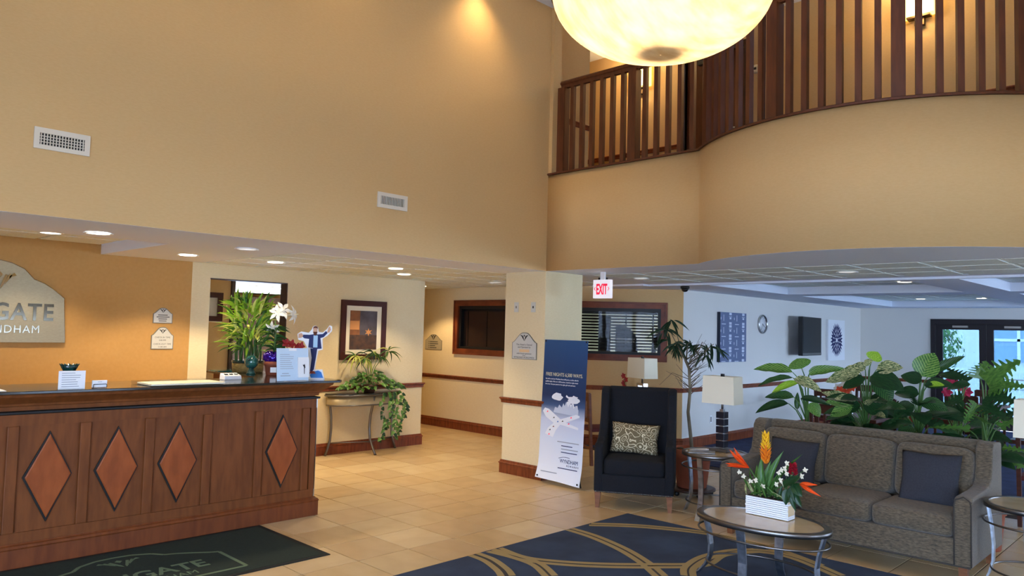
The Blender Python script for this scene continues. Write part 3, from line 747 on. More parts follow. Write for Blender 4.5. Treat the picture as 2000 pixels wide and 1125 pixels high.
# ------------------------------------------------------------------ wall signs
def arch(w, h, sh=.62, n=10):
    """bell-arched plaque outline, bottom centre at the origin"""
    r = [(w/2, 0), (w/2, h*sh)]
    for i in range(1, n):
        a = i/n; x = w/2*(1-a); r.append((x, h*(sh+(1-sh)*(.5-.5*math.cos(PI*min(1, a*1.12)))**.8)))
    return r+[(0, h)]+[(-x, y) for x, y in r[::-1]]
def wings(s):
    out = []
    for k, (a, b3) in enumerate(((.08, .30), (.34, .56), (.60, .86))):
        out.append([(-b3*s, .35*s), (-a*s*1.1, -.5*s+.2*k*s), (0, -.62*s+.26*k*s), (a*s*1.1, -.5*s+.2*k*s), (b3*s, .35*s), (b3*s*.7, .42*s), (0, -.35*s+.28*k*s), (-b3*s*.7, .42*s)])
    return out
def emblem(t, mtx, s, m, d=.002):
    b = MB()
    for sg in (-1, 1):
        for k in range(3):
            x0 = (.06+.3*k)*s
            pts = [(sg*x0, -.55*s+.32*k*s), (sg*(x0+.02*s), -.30*s+.30*k*s), (sg*(x0+.34*s), .40*s+.06*k*s), (sg*(x0+.50*s), .36*s), (sg*(x0+.2*s), -.32*s+.30*k*s)]
            b.prism_m([(x*.78, y) for x, y in pts], mtx, d)
    b.prism_m([(0, .15*s), (.16*s, .38*s), (0, .58*s), (-.16*s, .38*s)], mtx, d)
    l = t.location; b.v = [(x-l[0], y-l[1], z-l[2]) for x, y, z in b.v]
    return b.build('emblem', m, t)
mat('sign_dark_grey', (120, 116, 104), .5)  # darker grey of plaque backings, blank toggle and outlet socket
def plaque(name, label, mtx, w, h, rows, m='sign_grey', tm='sign_text', em=.18):
    o = mtx @ Vector((0, 0, 0))
    t = thing(name, label, 'sign', o)
    wb(wprism(arch(w, h), mtx, .008), 'backing', 'sign_dark_grey', t)
    up = (mtx.to_3x3() @ Vector((0, 1, 0))); xx = mtx.to_3x3() @ Vector((1, 0, 0))
    m2 = basis(mtx @ Vector((0, .007, .008)), xx, up)
    wb(wprism(arch(w-.018, h-.016), m2, .002), 'face', m, t)
    emblem(t, basis(mtx @ Vector((0, h*.8, .0102)), xx, up), w*em, 'black', .0008)
    for (yy, s, size) in rows:
        if not isinstance(s, str):      # print too blurred to read: a plain line (start, end)
            for a0, a1 in s: wb(wprism([(a0, yy), (a1, yy), (a1, yy+size*.5), (a0, yy+size*.5)], basis(mtx @ Vector((0, 0, .0102)), xx, up), .0006), 'print_line', tm, t)
            continue
        wtext('lettering', s, size, tm, t, basis(mtx @ Vector((0, yy, .0104)), xx, up), extrude=.0004)
    return t
q0, q1 = at(298, 631, y=YP), at(336, 630, y=YP)
plaque('notice_plaque', 'smaller arched grey plaque above the check-in times plaque', on_y((q0.x+q1.x)/2, YP, q0.z), .215, .175, [(.088, [(-.055, .05)], .018), (.066, [(-.07, .072)], .018), (.044, [(-.05, .045)], .018), (.022, [(-.045, .04)], .016)])
q0, q1 = at(294, 682, y=YP), at(337, 681, y=YP)
plaque('times_plaque', 'larger arched grey plaque with check-in and check-out times on orange wall', on_y((q0.x+q1.x)/2, YP, q0.z), .245, .25, [(.125, 'CHECK-IN TIME', .024), (.092, '3:00 PM', .024), (.05, 'CHECK-OUT TIME', .024), (.018, '11:00 AM', .024)])
q0, q1 = at(831, 682, x=XC), at(863, 682, x=XC)
plaque('corridor_plaque', 'arched tan direction plaque beside the dark corridor window', on_x(XC, (q0.y+q1.y)/2, q0.z), abs(q0.y-q1.y), .27, [(yy, [(-.13, -.112), (-.095, e_)], .026) for yy, e_ in ((.135, .12), (.10, .13), (.065, .05), (.03, .09))], m='sign_plate')
q0, q1 = at(1000.5, 701, x=X0), at(1048.5, 703, x=X0)
qt = at(1025, 650, x=X0)
tp = plaque('ownership_plaque', 'arched silver ownership plaque with emblem mounted on the pillar', on_x(X0, (q0.y+q1.y)/2, (q0.z+q1.z)/2), abs(q0.y-q1.y), qt.z-q0.z,
       [(.165, 'This Hotel is Owned', .030), (.135, 'and Operated by', .030), (.062, 'under license agreement', .024), (.04, 'from', .022), (.014, 'WYNDHAM WORLDWIDE', .028)], em=.17)
mat('tape', (226, 190, 140), .7)
wb(MB().prism_m([(-.075, .088), (.085, .088), (.085, .122), (-.075, .122)], on_x(X0-.0104, (q0.y+q1.y)/2, q0.z), .001), 'name_strip', 'tape', tp)
# large sign
SXC = 1.79
half = [at(*q, y=YP-.03) for q in [(0, 508.8), (24, 514), (48, 525.6), (67, 546), (85, 553), (102, 564), (125, 583), (125.6, 669.6)]]
hp = [(p.x-SXC, p.z-1.47) for p in half]; hp[0] = (.0, hp[0][1]+.004)
out = hp+[(-x, y) for x, y in hp[::-1][:-1]]
t = thing('wall_sign', 'big arched brushed metal sign with raised mirror lettering on the orange wall', 'sign', (SXC, YP, 1.47))
mat('brushed', (178, 166, 136), .4, metal=.75, rgb2=(164, 152, 124), scale=40, stretch=(1, 1, 12))
wb(wprism(out, on_y(SXC, YP-.012, 1.47), .03), 'plate', 'brushed', t, bevel=.004)
wb(wprism([(x*1.015, y*1.01) for x, y in out], on_y(SXC, YP, 1.47), .016), 'edge', 'mirror_silver', t)
mat('mirror_dark_reflection', (104, 96, 82), .12, metal=1.0)  # silver letters: the dark reflections are put into the metal colour
wtext('lettering', 'WINGATE', .235, 'mirror_dark_reflection', t, on_y(SXC, YP-.042, 1.47+.222), extrude=.008, bold=.004, spacing=1.08, xs=.86)
wtext('lettering', 'BY WYNDHAM', .108, 'mirror_dark_reflection', t, on_y(SXC, YP-.042, 1.47+.092), extrude=.006, spacing=1.15, xs=.92)
emblem(t, on_y(SXC, YP-.042, 1.47+.60), .155, 'mirror_silver', .02)

# ------------------------------------------------------------------ framed print
fx0, fx1, fz0, fz1 = 5.706, 6.445, 1.252, 2.064
t = thing('framed_print', 'mahogany framed abstract print with white mat above the console table', 'picture', ((fx0+fx1)/2, YP, fz0))
def frame4(x0, x1, z0, z1, w, y0, y1):
    return MB().box(x0, x1, y0, y1, z0, z0+w).box(x0, x1, y0, y1, z1-w, z1).box(x0, x0+w, y0, y1, z0+w, z1-w).box(x1-w, x1, y0, y1, z0+w, z1-w)
mat('mahogany', (66, 28, 18), .5, spec=.3)
wb(frame4(fx0, fx1, fz0, fz1, .075, YP-.035, YP), 'frame', 'mahogany', t)
wb(MB().box(fx0+.07, fx1-.07, YP-.015, YP-.004, fz0+.07, fz1-.07), 'mat_board', 'cream', t)
mat('art_grey', (96, 90, 98), .7, rgb2=(74, 66, 70), scale=6); mat('art_rust', (150, 96, 54), .7, rgb2=(120, 74, 44), scale=8); mat('art_orange', (204, 140, 84), .7); mat('art_dark', (56, 44, 40), .7, rgb2=(90, 60, 44), scale=14)
ax0, ax1, az0, az1 = fx0+.145, fx1-.15, fz0+.14, fz1-.14
pr = wb(MB().box(ax0, ax1, YP-.018, YP-.014, az0, az1), 'print', 'art_grey', t)
wb(MB().box(ax0, ax0+.16, YP-.0195, YP-.018, az0+.2, az1), 'rust_field', 'art_rust', t)
wb(MB().box(ax0, ax0+.15, YP-.020, YP-.0195, az1-.26, az1-.14), 'orange_field', 'art_orange', t)
wb(MB().box(ax0, ax1, YP-.0195, YP-.018, az0, az0+.2), 'dark_field', 'art_dark', t)
pts = []
for i in range(12):
    r = .055 if i % 2 else .022; pts.append((r*math.cos(2*PI*i/12)*1.2, r*math.sin(2*PI*i/12)))
wb(wprism(pts, on_y(ax1-.14, YP-.0195, az0+.24), .001), 'flower', 'art_orange', t)
# office picture
px0 = at(412, 590, y=9.9); px1 = at(432, 628, y=9.9)
t = thing('office_picture', 'dark framed picture hanging in the back office', 'picture', (px1.x-.2, 9.9, px1.z))
wb(frame4(px1.x-.42, px1.x, px1.z, at(432, 572, y=9.9).z, .07, 9.865, 9.9), 'frame', 'mahogany', t)
wb(MB().box(px1.x-.36, px1.x-.06, 9.885, 9.895, px1.z+.06, at(432, 572, y=9.9).z-.06), 'print', 'sign_grey', t)
wb(MB().box(px1.x-.42, px1.x-.01, 9.86, 9.9, px1.z-.012, px1.z), 'ledge', 'cream', t)
# office cabinet
p = at(452, 577, y=13.9)
t = thing('office_cabinet', 'tall dark cabinet standing in the back office', 'cabinet', (p.x+.6, 14.1, 0))
MB().box(-.6, .6, -.28, .28, 0, 2.22).build('body', 'dark_wood', t)
for k in range(2): MB().box(-.58+.59*k, -.01+.59*k, -.3, -.28, .1, 2.18).build('door', 'dark_wood', t)

# ------------------------------------------------------------------ vents
def vent(label, x0, x1, z0, z1, nv, nh, iz0, iz1, ix):
    t = thing('wall_vent', label, 'vent', ((x0+x1)/2, Y0, z0))
    w = x1-x0; h = z1-z0
    b = frame4(x0, x1, z0, z1, 0.001, Y0-.012, Y0); b = MB()
    b.box(x0, x1, Y0-.012, Y0, z0, z0+iz0).box(x0, x1, Y0-.012, Y0, z1-iz1, z1).box(x0, x0+ix, Y0-.012, Y0, z0+iz0, z1-iz1).box(x1-ix, x1, Y0-.012, Y0, z0+iz0, z1-iz1)
    wb(b, 'frame', 'white_metal', t)
    wb(MB().box(x0+ix, x1-ix, Y0-.001, Y0-.0004, z0+iz0, z1-iz1), 'dark_core', 'black', t)
    for i in range(nv):
        x = x0+ix+(x1-x0-2*ix)*(i+.5)/nv
        wb(MB().box(x-.0028, x+.0028, Y0-.011, Y0-.002, z0+iz0, z1-iz1), 'slat', 'white_metal', t)
    for i in range(nh):
        z = z0+iz0+(h-iz0-iz1)*(i+1)/(nh+1)
        wb(MB().box(x0+ix, x1-ix, Y0-.006, Y0-.002, z-.0025, z+.0025), 'cross_bar', 'white_metal', t)
    for x in (x0+.016, x1-.016):
        wb(MB().lathe([(.0045, 0), (.004, .002)], (0, 0, 0), 8), 'screw', 'steel_dark', t).location = (x-(x0+x1)/2, -.0135, h/2)
vent('white grille vent with dark square openings on the tall wall', 1.343, 1.687, 2.86, 3.005, 15, 3, .03, .036, .034)
vent('small white louvred vent with upright slats on the tall wall', 4.153, 4.504, 2.838, 2.984, 15, 0, .034, .034, .036)

# ------------------------------------------------------------------ ceiling fittings
p = at(1175, 566, x=6.95)
t = thing('exit_sign', 'white box exit sign with red letters hanging beside the pillar', 'exit sign', (6.95, p.y, 2.105))
mat('exit_white', (244, 240, 244), .4, emit=(255, 248, 255), estr=.35); mat('exit_red', (226, 40, 70), .5, emit=(240, 30, 70), estr=.5)
MB().box(0, .045, -.125, .125, 0, .215).build('housing', 'exit_white', t, bevel=.004)
text('lettering', 'EXIT', .165, 'exit_red', t, basis((-.001, 0, .05), (0, -1, 0), (0, 0, 1)), xs=.47, bold=.006)
for s in (-1, 1):
    MB().prism_m([(s*.085, .11), (s*.104, .135), (s*.096, .135), (s*.077, .11), (s*.096, .085), (s*.104, .085)] if False else [(s*.092, .085), (s*.11, .11), (s*.092, .135), (s*.088, .128), (s*.1, .11), (s*.088, .092)], basis((-.0005, 0, 0), (0, -1, 0), (0, 0, 1)), .0015).build('arrow', 'exit_red', t)
MB().box(.01, .035, -.03, .03, .215, 2.41-2.105).build('mount', 'white', t)
for (q, lb) in [((1178, 543), 'black dome security camera above the exit sign'), ((1338, 556), 'black dome security camera near the dining wall corner')]:
    p = at(*q, z=2.405)
    t = thing('dome_camera', lb, 'camera', (p.x, p.y, 2.406 if p.x < 9 else ZD))
    MB().lathe([(.062, 0), (.062, -.03), (.055, -.036)]).build('collar', 'black', t)
    MB().lathe([(.05, -.036), (.046, -.055), (.03, -.075), (.004, -.083)]).build('dome', 'black_gloss', t)
# pillar switch plates, wall outlets
for (q, pl, lb) in [((1009, 600), 'x', 'blank switch plate on the pillar'), ((1042, 600), 'x', 'switch plate with a dark dot on the pillar')]:
    p = at(*q, x=X0)
    t = thing('switch_plate', lb, 'switch plate', p)
    MB().box(-.006, 0, -.036, .036, -.06, .06).build('plate', 'sign_grey', t, bevel=.002)
    MB().box(-.009, -.006, -.008, .008, -.014, .014).build('toggle', 'sign_dark_grey' if 'blank' in lb else 'black', t)
p = at(1388, 819, y=YT)
t = thing('wall_outlet', 'white power outlet low on the dining wall', 'outlet', p)
MB().box(-.036, .036, -.006, 0, -.058, .058).build('plate', 'white', t, bevel=.002); MB().box(-.014, .014, -.008, -.006, -.04, .04).build('socket', 'sign_dark_grey', t)
p = at(1477, 135, x=UX)
t = thing('fire_strobe', 'small round white alarm device on the upper hall wall', 'alarm', p)
bb = MB().lathe([(.06, 0), (.058, .02), (.03, .03)]); bb.v = [(-z, y, x) for x, y, z in bb.v]; bb.build('case', 'cream', t)
MB().cbox((-.033, 0, 0), (.01, .03, .03)).build('lens', 'black', t)
# ------------------------------------------------------------------ lobby furniture
def spow(a, e): return math.copysign(abs(a)**e, a)
def cushion(mb, c, s, e1=.35, e2=.25, n=28, m=14, rot=None, dent=0.0):
    """rounded box cushion (superellipsoid) of half sizes s"""
    rings = []
    for k in range(m+1):
        v = -PI/2+PI*k/m; cv, sv = spow(math.cos(v), e1), spow(math.sin(v), e1)
        if k in (0, m): cv = .02
        rg = []
        for i in range(n):
            u = 2*PI*i/n+PI/n
            p = Vector((s[0]*cv*spow(math.cos(u), e2), s[1]*cv*spow(math.sin(u), e2), s[2]*sv))
            if rot is not None: p = rot @ p
            rg.append(p+Vector(c))
        rings.append(rg)
    return mb.loft(rings)
mt = mat('tweed', (112, 98, 77), .95, rgb2=(64, 56, 44), scale=95, stretch=(1, .38, 1.3), detail=6, lo=.3, hi=.7, bump=.5, bscale=260, sheen=.2)
mat('charcoal_fabric', (52, 53, 60), .95, rgb2=(44, 45, 52), scale=120, bump=.3, bscale=400)
mat('piping_dark', (58, 52, 46), .9)
mat('leg_wood', (132, 84, 50), .4, rgb2=(112, 66, 38), scale=8, stretch=(1, 1, 4))
S = thing('sofa', 'grey brown tweed three-seat sofa with wings and low arms', 'sofa', (6.5, 2.36, 0))
sy0, sy1 = 1.395, 3.325; aw = .115
wb(MB().box(6.085, 6.9, sy0+.01, sy1-.01, .14, .325), 'base', 'tweed', S, bevel=.018, seg=3)
def side_profile(y0, y1, nm):
    pr = [(6.08, .14), (6.08, .56), (6.09, .60), (6.115, .618), (6.16, .622), (6.45, .625), (6.60, .64), (6.66, .69), (6.69, .80), (6.70, .90), (6.74, .945), (6.80, .955), (6.99, .935), (7.0, .14)]
    b = MB().loft([[(x, y0, z) for x, z in pr], [(x, y1, z) for x, z in pr]], smooth=False)
    return wb(b, nm, 'tweed', S, bevel=.022, seg=3)
for (a, b3) in ((sy0, sy0+aw), (sy1-aw, sy1)):
    ar = side_profile(a, b3, 'arm')
    pp = [(6.078, a+.004, .15), (6.078, a+.004, .56), (6.085, a+.012, .60), (6.105, (a+b3)/2, .622), (6.085, b3-.012, .60), (6.078, b3-.004, .56), (6.078, b3-.004, .15)]
    wb(MB().tube(pp, .005, 6), 'piping', 'piping_dark', S)
wb(MB().loft([[(x, y, z) for x, z in ((6.78, .14), (6.83, .93), (6.86, .95), (6.94, .945), (6.985, .92), (6.985, .14))] for y in (sy0+aw-.01, sy1-aw+.01)], smooth=False), 'back', 'tweed', S, bevel=.02, seg=3)
cw = (sy1-sy0-2*aw)/3
for k in range(3):
    yc = sy0+aw+cw*(k+.5)
    wb(cushion(MB(), (6.37, yc, .40), (.29, cw/2-.002, .085), .35, .16, 36, 12), 'seat_cushion', 'tweed', S)
    rt = Matrix.Rotation(math.radians(12), 3, 'Y')
    wb(cushion(MB(), (6.74, yc, .665), (.125, cw/2-.003, .22), .28, .3, 36, 14, rt), 'back_cushion', 'tweed', S)
for (x, y) in ((6.16, sy0+.07), (6.16, sy1-.07), (6.92, sy0+.07), (6.92, sy1-.07)):
    wb(MB().loft([[(x-.03, y-.03, .145), (x+.03, y-.03, .145), (x+.03, y+.03, .145), (x-.03, y+.03, .145)], [(x-.022, y-.022, 0), (x+.022, y-.022, 0), (x+.022, y+.022, 0), (x-.022, y+.022, 0)]], smooth=False), 'leg', 'leg_wood', S)
wb(MB().tube([(6.083, sy0+.01, .142), (6.083, sy1-.01, .142)], .006, 6), 'welt', 'piping_dark', S)
def throw_pillow(label, c, w, h, m, rx, rz, ry=0.0, th=.07):
    b = MB(); n = 18; top = []; 
    for sgn in (1, -1):
        vs = []; fs = []
        for i in range(n+1):
            for j in range(n+1):
                u, v = i/n*2-1, j/n*2-1
                k = max(0, (1-u*u)*(1-v*v))**.38
                pinch = 1-.07*(1-abs(u*v))*(max(abs(u), abs(v)))**3
                vs.append((u*w/2*pinch, sgn*th*k, v*h/2*pinch))
        for i in range(n):
            for j in range(n):
                q = (i*(n+1)+j, (i+1)*(n+1)+j, (i+1)*(n+1)+j+1, i*(n+1)+j+1); fs.append(q if sgn < 0 else q[::-1])
        b.add(vs, fs, True)
    o = b.build('throw_pillow', m)
    bm = bmesh.new(); bm.from_mesh(o.data); bmesh.ops.remove_doubles(bm, verts=bm.verts, dist=.0005); bm.to_mesh(o.data); bm.free()
    o.location = c; o.rotation_euler = (rx, ry, rz)
    return tag(o, label, 'pillow')
throw_pillow('plain charcoal throw pillow at the sofa end behind the flowers', (6.50, 2.86, .64), .42, .38, 'charcoal_fabric', math.radians(-18), -PI/2+.05, .03)
throw_pillow('plain charcoal throw pillow at the sofa end beside the uncovered arm', (6.52, 1.78, .65), .43, .41, 'charcoal_fabric', math.radians(-18), -PI/2-.03, -.02)

# armchair
mat('black_fabric', (17, 18, 24), .95, rgb2=(12, 13, 18), scale=80, bump=.3, bscale=350)
cc = (Vector((6.037, 4.619, 0))+Vector((6.39, 4.018, 0)))/2; RZ = math.radians(-59.6)
yb = Vector((.8625, .506, 0)); AC = cc+yb*.33
A = thing('wing_armchair', 'black upholstered high wing armchair with nailhead trim and wooden legs', 'armchair', AC, RZ)
ws = [(-.385, .15), (-.385, .585), (-.375, .61), (-.35, .625), (-.25, .63), (-.12, .66), (-.02, .72), (.06, .84), (.10, .97), (.12, 1.08), (.16, 1.13), (.24, 1.145), (.40, 1.13), (.36, .15)]
for s in (-1, 1):
    x0, x1 = (-.385, -.30) if s < 0 else (.30, .385)
    MB().loft([[(x0, y, z) for y, z in ws], [(x1, y, z) for y, z in ws]], smooth=False).build('wing_side', 'black_fabric', A, bevel=.022, seg=3)
MB().loft([[(x, y, z) for y, z in ((.20, .15), (.26, 1.12), (.30, 1.15), (.39, 1.13), (.36, .15))] for x in (-.32, .32)], smooth=False).build('back', 'black_fabric', A, bevel=.02, seg=3)
MB().box(-.31, .31, -.38, .3, .15, .33).build('seat_base', 'black_fabric', A, bevel=.012)
cushion(MB(), (0, -.07, .40), (.298, .31, .085), .3, .16, 36, 12).build('seat_cushion', 'black_fabric', A)
b = MB()
for k in range(54):
    b.sphere((-.378+.756*k/53, -.387, .163), .0048, 6, 4)
b.build('nailhead_trim', 'silver', A)
for (x, y) in ((-.345, -.345), (.345, -.345), (-.33, .32), (.33, .32)):
    f_ = 1 if y < 0 else 1.15
    MB().loft([[(x-.03, y-.03, .152), (x+.03, y-.03, .152), (x+.03, y+.03, .152), (x-.03, y+.03, .152)], [(x*1.01-.018, y*f_-.018, 0), (x*1.01+.018, y*f_-.018, 0), (x*1.01+.018, y*f_+.018, 0), (x*1.01-.018, y*f_+.018, 0)]], smooth=False).build('leg', 'leg_wood', A)
m = mat('swirl_fabric', (122, 106, 74), .9); nt = m.node_tree; bs = nt.nodes['Principled BSDF']
tc = nt.nodes.new('ShaderNodeTexCoord'); mp = nt.nodes.new('ShaderNodeMapping'); mp.inputs['Scale'].default_value = (1, .01, 1.15)
vo = nt.nodes.new('ShaderNodeTexVoronoi'); vo.inputs['Scale'].default_value = 13
nz = nt.nodes.new('ShaderNodeTexNoise'); nz.inputs['Scale'].default_value = 7; ad = nt.nodes.new('ShaderNodeMixRGB'); ad.blend_type = 'ADD'; ad.inputs[0].default_value = .09
ml = nt.nodes.new('ShaderNodeMath'); ml.operation = 'MULTIPLY'; ml.inputs[1].default_value = 24.0
sn = nt.nodes.new('ShaderNodeMath'); sn.operation = 'SINE'; rp = nt.nodes.new('ShaderNodeValToRGB')
rp.color_ramp.elements[0].position = .66; rp.color_ramp.elements[0].color = (*lin((108, 94, 66)), 1); rp.color_ramp.elements[1].position = .8; rp.color_ramp.elements[1].color = (*lin((214, 200, 164)), 1)
nt.links.new(tc.outputs['Object'], mp.inputs[0]); nt.links.new(mp.outputs[0], ad.inputs[1]); nt.links.new(mp.outputs[0], nz.inputs[0]); nt.links.new(nz.outputs['Color'], ad.inputs[2])
nt.links.new(ad.outputs[0], vo.inputs['Vector']); nt.links.new(vo.outputs['Distance'], ml.inputs[0]); nt.links.new(ml.outputs[0], sn.inputs[0]); nt.links.new(sn.outputs[0], rp.inputs[0]); nt.links.new(rp.outputs[0], bs.inputs['Base Color'])
pc = AC+yb*.055; throw_pillow('lumbar pillow with cream swirl pattern on the black armchair', (pc.x-.02, pc.y+.015, .635), .49, .31, 'swirl_fabric', math.radians(-16), RZ, .05, .085)

# tables with curved flat legs
mat('stone_top', (206, 180, 134), .14, rgb2=(190, 162, 116), scale=6, detail=6, coat=.4)
def curved_table(name, label, cx, cy, z, ax, ay, rings_z, leg_w=.035):
    t = thing(name, label, 'table', (cx, cy, 0))
    N = 56
    def ell(k, zz): return [(ax*k*math.cos(2*PI*i/N), ay*k*math.sin(2*PI*i/N), zz) for i in range(N)]
    kr = 1-.034/min(ax, ay)
    MB().loft([ell(kr, z-.03), ell(1, z-.03), ell(1.0, z-.004), ell(.99, z), ell(kr, z)], cap=False).loft([ell(kr, z), ell(kr, z-.03)], cap=False).build('rim', 'steel_dark', t)
    MB().loft([ell(kr, z-.016), ell(kr, z-.004)], smooth=False).build('top', 'stone_top', t)
    sh = [(0, .93), (.12, .90), (.3, .85), (.5, .82), (.7, .83), (.85, .90), (1.0, 1.03)]   # fraction down -> radius factor
    for (dx, dy) in ((0, 1), (1, 0), (0, -1), (-1, 0)):
        b = MB(); rg = []
        for f_, k in sh:
            zz = (z-.03)*(1-f_); x, y = dx*ax*k, dy*ay*k
            if min(ax, ay) < .31 and dx: x = dx*ax*(k+.06)
            tx, ty = -dy, dx; w = leg_w/2; th = .007
            rg.append([(x+tx*w-dx*th, y+ty*w-dy*th, zz), (x+tx*w+dx*th, y+ty*w+dy*th, zz), (x-tx*w+dx*th, y-ty*w+dy*th, zz), (x-tx*w-dx*th, y-ty*w-dy*th, zz)])
        b.loft(rg, smooth=False); b.build('leg', 'steel_blue', t)
    for (zz, k) in rings_z:
        MB().ring((0, 0, zz), ax*k, ay*k, .0075, 48, 8).build('ring', 'steel_dark', t)
    return t
curved_table('coffee_table', 'oval coffee table with tan stone top and curved steel legs', 4.98, 2.405, .46, .305, .465, [(.355, .97), (.13, .84)], .058).location.z = .0105
curved_table('end_table', 'round steel end table holding the black block lamp', 6.62, 3.67, .60, .31, .31, [(.47, 1.0), (.14, .86)], .05)
curved_table('end_table', 'round steel end table at the bare-armed end of the sofa', 6.34, 1.065, .60, .31, .31, [(.47, 1.0), (.14, .86)], .05)

# lamps
mat('shade', (222, 214, 190), .8, bump=.1, bscale=200)
def box_lamp(label, loc, rz=0.0, chrome=False, sh=(.19, .34, .265)):
    t = thing('table_lamp', label, 'lamp', loc, rz)
    if chrome:
        MB().box(-.05, .05, -.09, .09, 0, .02).build('base', 'silver', t)
        fr = MB().box(-.035, .035, -.08, -.05, .02, .44).box(-.035, .035, .05, .08, .02, .44).box(-.035, .035, -.05, .05, .41, .44); fr.build('body', 'silver', t)
        z0 = .44
    else:
        MB().box(-.09, .09, -.09, .09, 0, .025).build('base', 'steel_dark', t)
        for k in range(5): MB().box(-.043, .043, -.043, .043, .035+.07*k, .035+.07*k+.06).build('block', 'lamp_black', t, bevel=.002)
        MB().box(-.018, .018, -.018, .018, .025, .40).build('core', 'silver', t)
        z0 = .385
    MB().tube([(0, 0, z0), (0, 0, z0+.12)], .012).build('post', 'steel_dark', t)
    z1 = z0+.07; hx, hy = sh[0]/2, sh[1]/2
    b = MB(); k = .95
    b.loft([[(-hx, -hy, z1), (hx, -hy, z1), (hx, hy, z1), (-hx, hy, z1)], [(-hx*k, -hy*k, z1+sh[2]), (hx*k, -hy*k, z1+sh[2]), (hx*k, hy*k, z1+sh[2]), (-hx*k, hy*k, z1+sh[2])]], smooth=False, cap=False)
    hx2, hy2 = hx-.004, hy-.004
    b.loft([[(-hx2, -hy2, z1), (hx2, -hy2, z1), (hx2, hy2, z1), (-hx2, hy2, z1)], [(-hx2*k, -hy2*k, z1+sh[2]), (hx2*k, -hy2*k, z1+sh[2]), (hx2*k, hy2*k, z1+sh[2]), (-hx2*k, hy2*k, z1+sh[2])]], smooth=False, cap=False)
    b.build('shade', 'shade', t)
    MB().box(-.014, .014, -.014, .014, z1+sh[2]-.02, z1+sh[2]+.022).tube([(0, 0, z1), (0, 0, z1+sh[2])], .004, 6).box(-hx*k, hx*k, -.003, .003, z1+sh[2]-.02, z1+sh[2]-.014).build('finial', 'black', t)
    return t
mat('lamp_black', (20, 22, 32), .3, coat=.2)
box_lamp('table lamp with stacked black blocks and cream box shade on the round end table', (6.75, 3.67, .60))
box_lamp('cream shaded table lamp on the end table by the bare sofa arm', (6.40, 1.02, .60))
# magazine on the end table
t = thing('magazine', 'open magazine lying on the round end table under the lamp', 'magazine', (6.50, 3.74, .60), .5)
mat('magazine_print', (168, 166, 160), .4, rgb2=(96, 98, 104), scale=14)
MB().box(-.09, .09, -.12, .12, 0, .006).build('pages', 'magazine_print', t)

# banner stand
BN = thing('rollup_banner', 'tall blue and white advertising banner on a black stand by the pillar', 'banner', (6.50, 5.5, 0))
bw, bh = .635, 1.56
yl = 5.835; NB = 20
mbn = mat('banner_print', (32, 62, 116), .5); nt = mbn.node_tree; bs = nt.nodes['Principled BSDF']
tc = nt.nodes.new('ShaderNodeTexCoord'); sx_ = nt.nodes.new('ShaderNodeSeparateXYZ'); rp = nt.nodes.new('ShaderNodeValToRGB'); mr = nt.nodes.new('ShaderNodeMapRange')
mr.inputs['From Min'].default_value = 0; mr.inputs['From Max'].default_value = 1.64
el = rp.color_ramp.elements; el[0].position = 0.0; el[0].color = (*lin((238, 242, 248)), 1); el[1].position = 1.0; el[1].color = (*lin((38, 80, 128)), 1)
for pos, c in ((.30, (214, 224, 240)), (.44, (196, 206, 228)), (.535, (62, 88, 128)), (.60, (22, 48, 88)), (.8, (28, 64, 108))):
    e_ = el.new(pos); e_.color = (*lin(c), 1)
nt.links.new(tc.outputs['Object'], sx_.inputs[0]); nt.links.new(sx_.outputs['Z'], mr.inputs['Value']); nt.links.new(mr.outputs[0], rp.inputs[0]); nt.links.new(rp.outputs[0], bs.inputs['Base Color'])
def bx(zf):   # x offset of the sheet at height fraction: leans back, curls forward at the foot
    return .0+.075*zf-.035*max(0, (.14-zf)/.14)**1.5
rg = []
for k in range(NB+1):
    zf = k/NB; flare = .012*max(0, (.1-zf)/.1)
    z = .055+bh*zf
    rg.append([(bx(zf), (yl-5.5)+flare, z), (bx(zf)-.004, (yl-5.5)-bw*.5, z-.006*(zf < .05)), (bx(zf), (yl-5.5)-bw-flare*0, z-(.025 if zf < .05 else 0)), (bx(zf)+.002, (yl-5.5)-bw, z-(.025 if zf < .05 else 0)), (bx(zf)-.002, (yl-5.5)-bw*.5, z), (bx(zf)+.002, (yl-5.5)+flare, z)])
MB().loft(rg, smooth=False).build('sheet', 'banner_print', BN)
def bm_(dy, z, off=.0045):   # matrix on the banner face, dy metres right of its left edge
    zf = (z-.055)/bh
    return basis((bx(zf)-off, (yl-5.5)-dy, z), (0, -1, 0), (.048, 0, 1))
mat('pale_gold', (222, 214, 176), .6)
text('headline', 'FREE NIGHTS 6,500 WAYS.', .056, 'pale_gold', BN, bm_(.045, 1.205), align='LEFT', xs=.83)
for i, s in enumerate(('Stay with us and earn Wyndham Rewards\u00ae points or airline miles for', 'qualified nights. With over 6,500 locations, rewards are right around', 'the corner. Use your points for free nights, gift cards and more.')):
    text('small_print', s, .0215, 'white', BN, bm_(.045, 1.165-.03*i), align='LEFT', xs=.8)
text('brand', 'WYNDHAM', .062, 'navy', BN, bm_(.32, .255), align='LEFT', xs=.78)
text('brand', 'REWARDS', .028, 'navy', BN, bm_(.42, .222), align='LEFT', spacing=1.5)
b = MB(); arcp = []
for k in range(13):
    a = k/12; arcp.append((.30+.16*a, .285+.035*math.sin(PI*.55*(a+.25))))
m_ = bm_(0, 0.3); 
for k in range(12):
    (x0_, z0_), (x1_, z1_) = arcp[k], arcp[k+1]
    b.prism_m([(x0_, z0_-.3), (x1_, z1_-.3), (x1_, z1_-.296), (x0_, z0_-.294)], m_, .0005)
b.build('brand_swoosh', 'navy', BN)
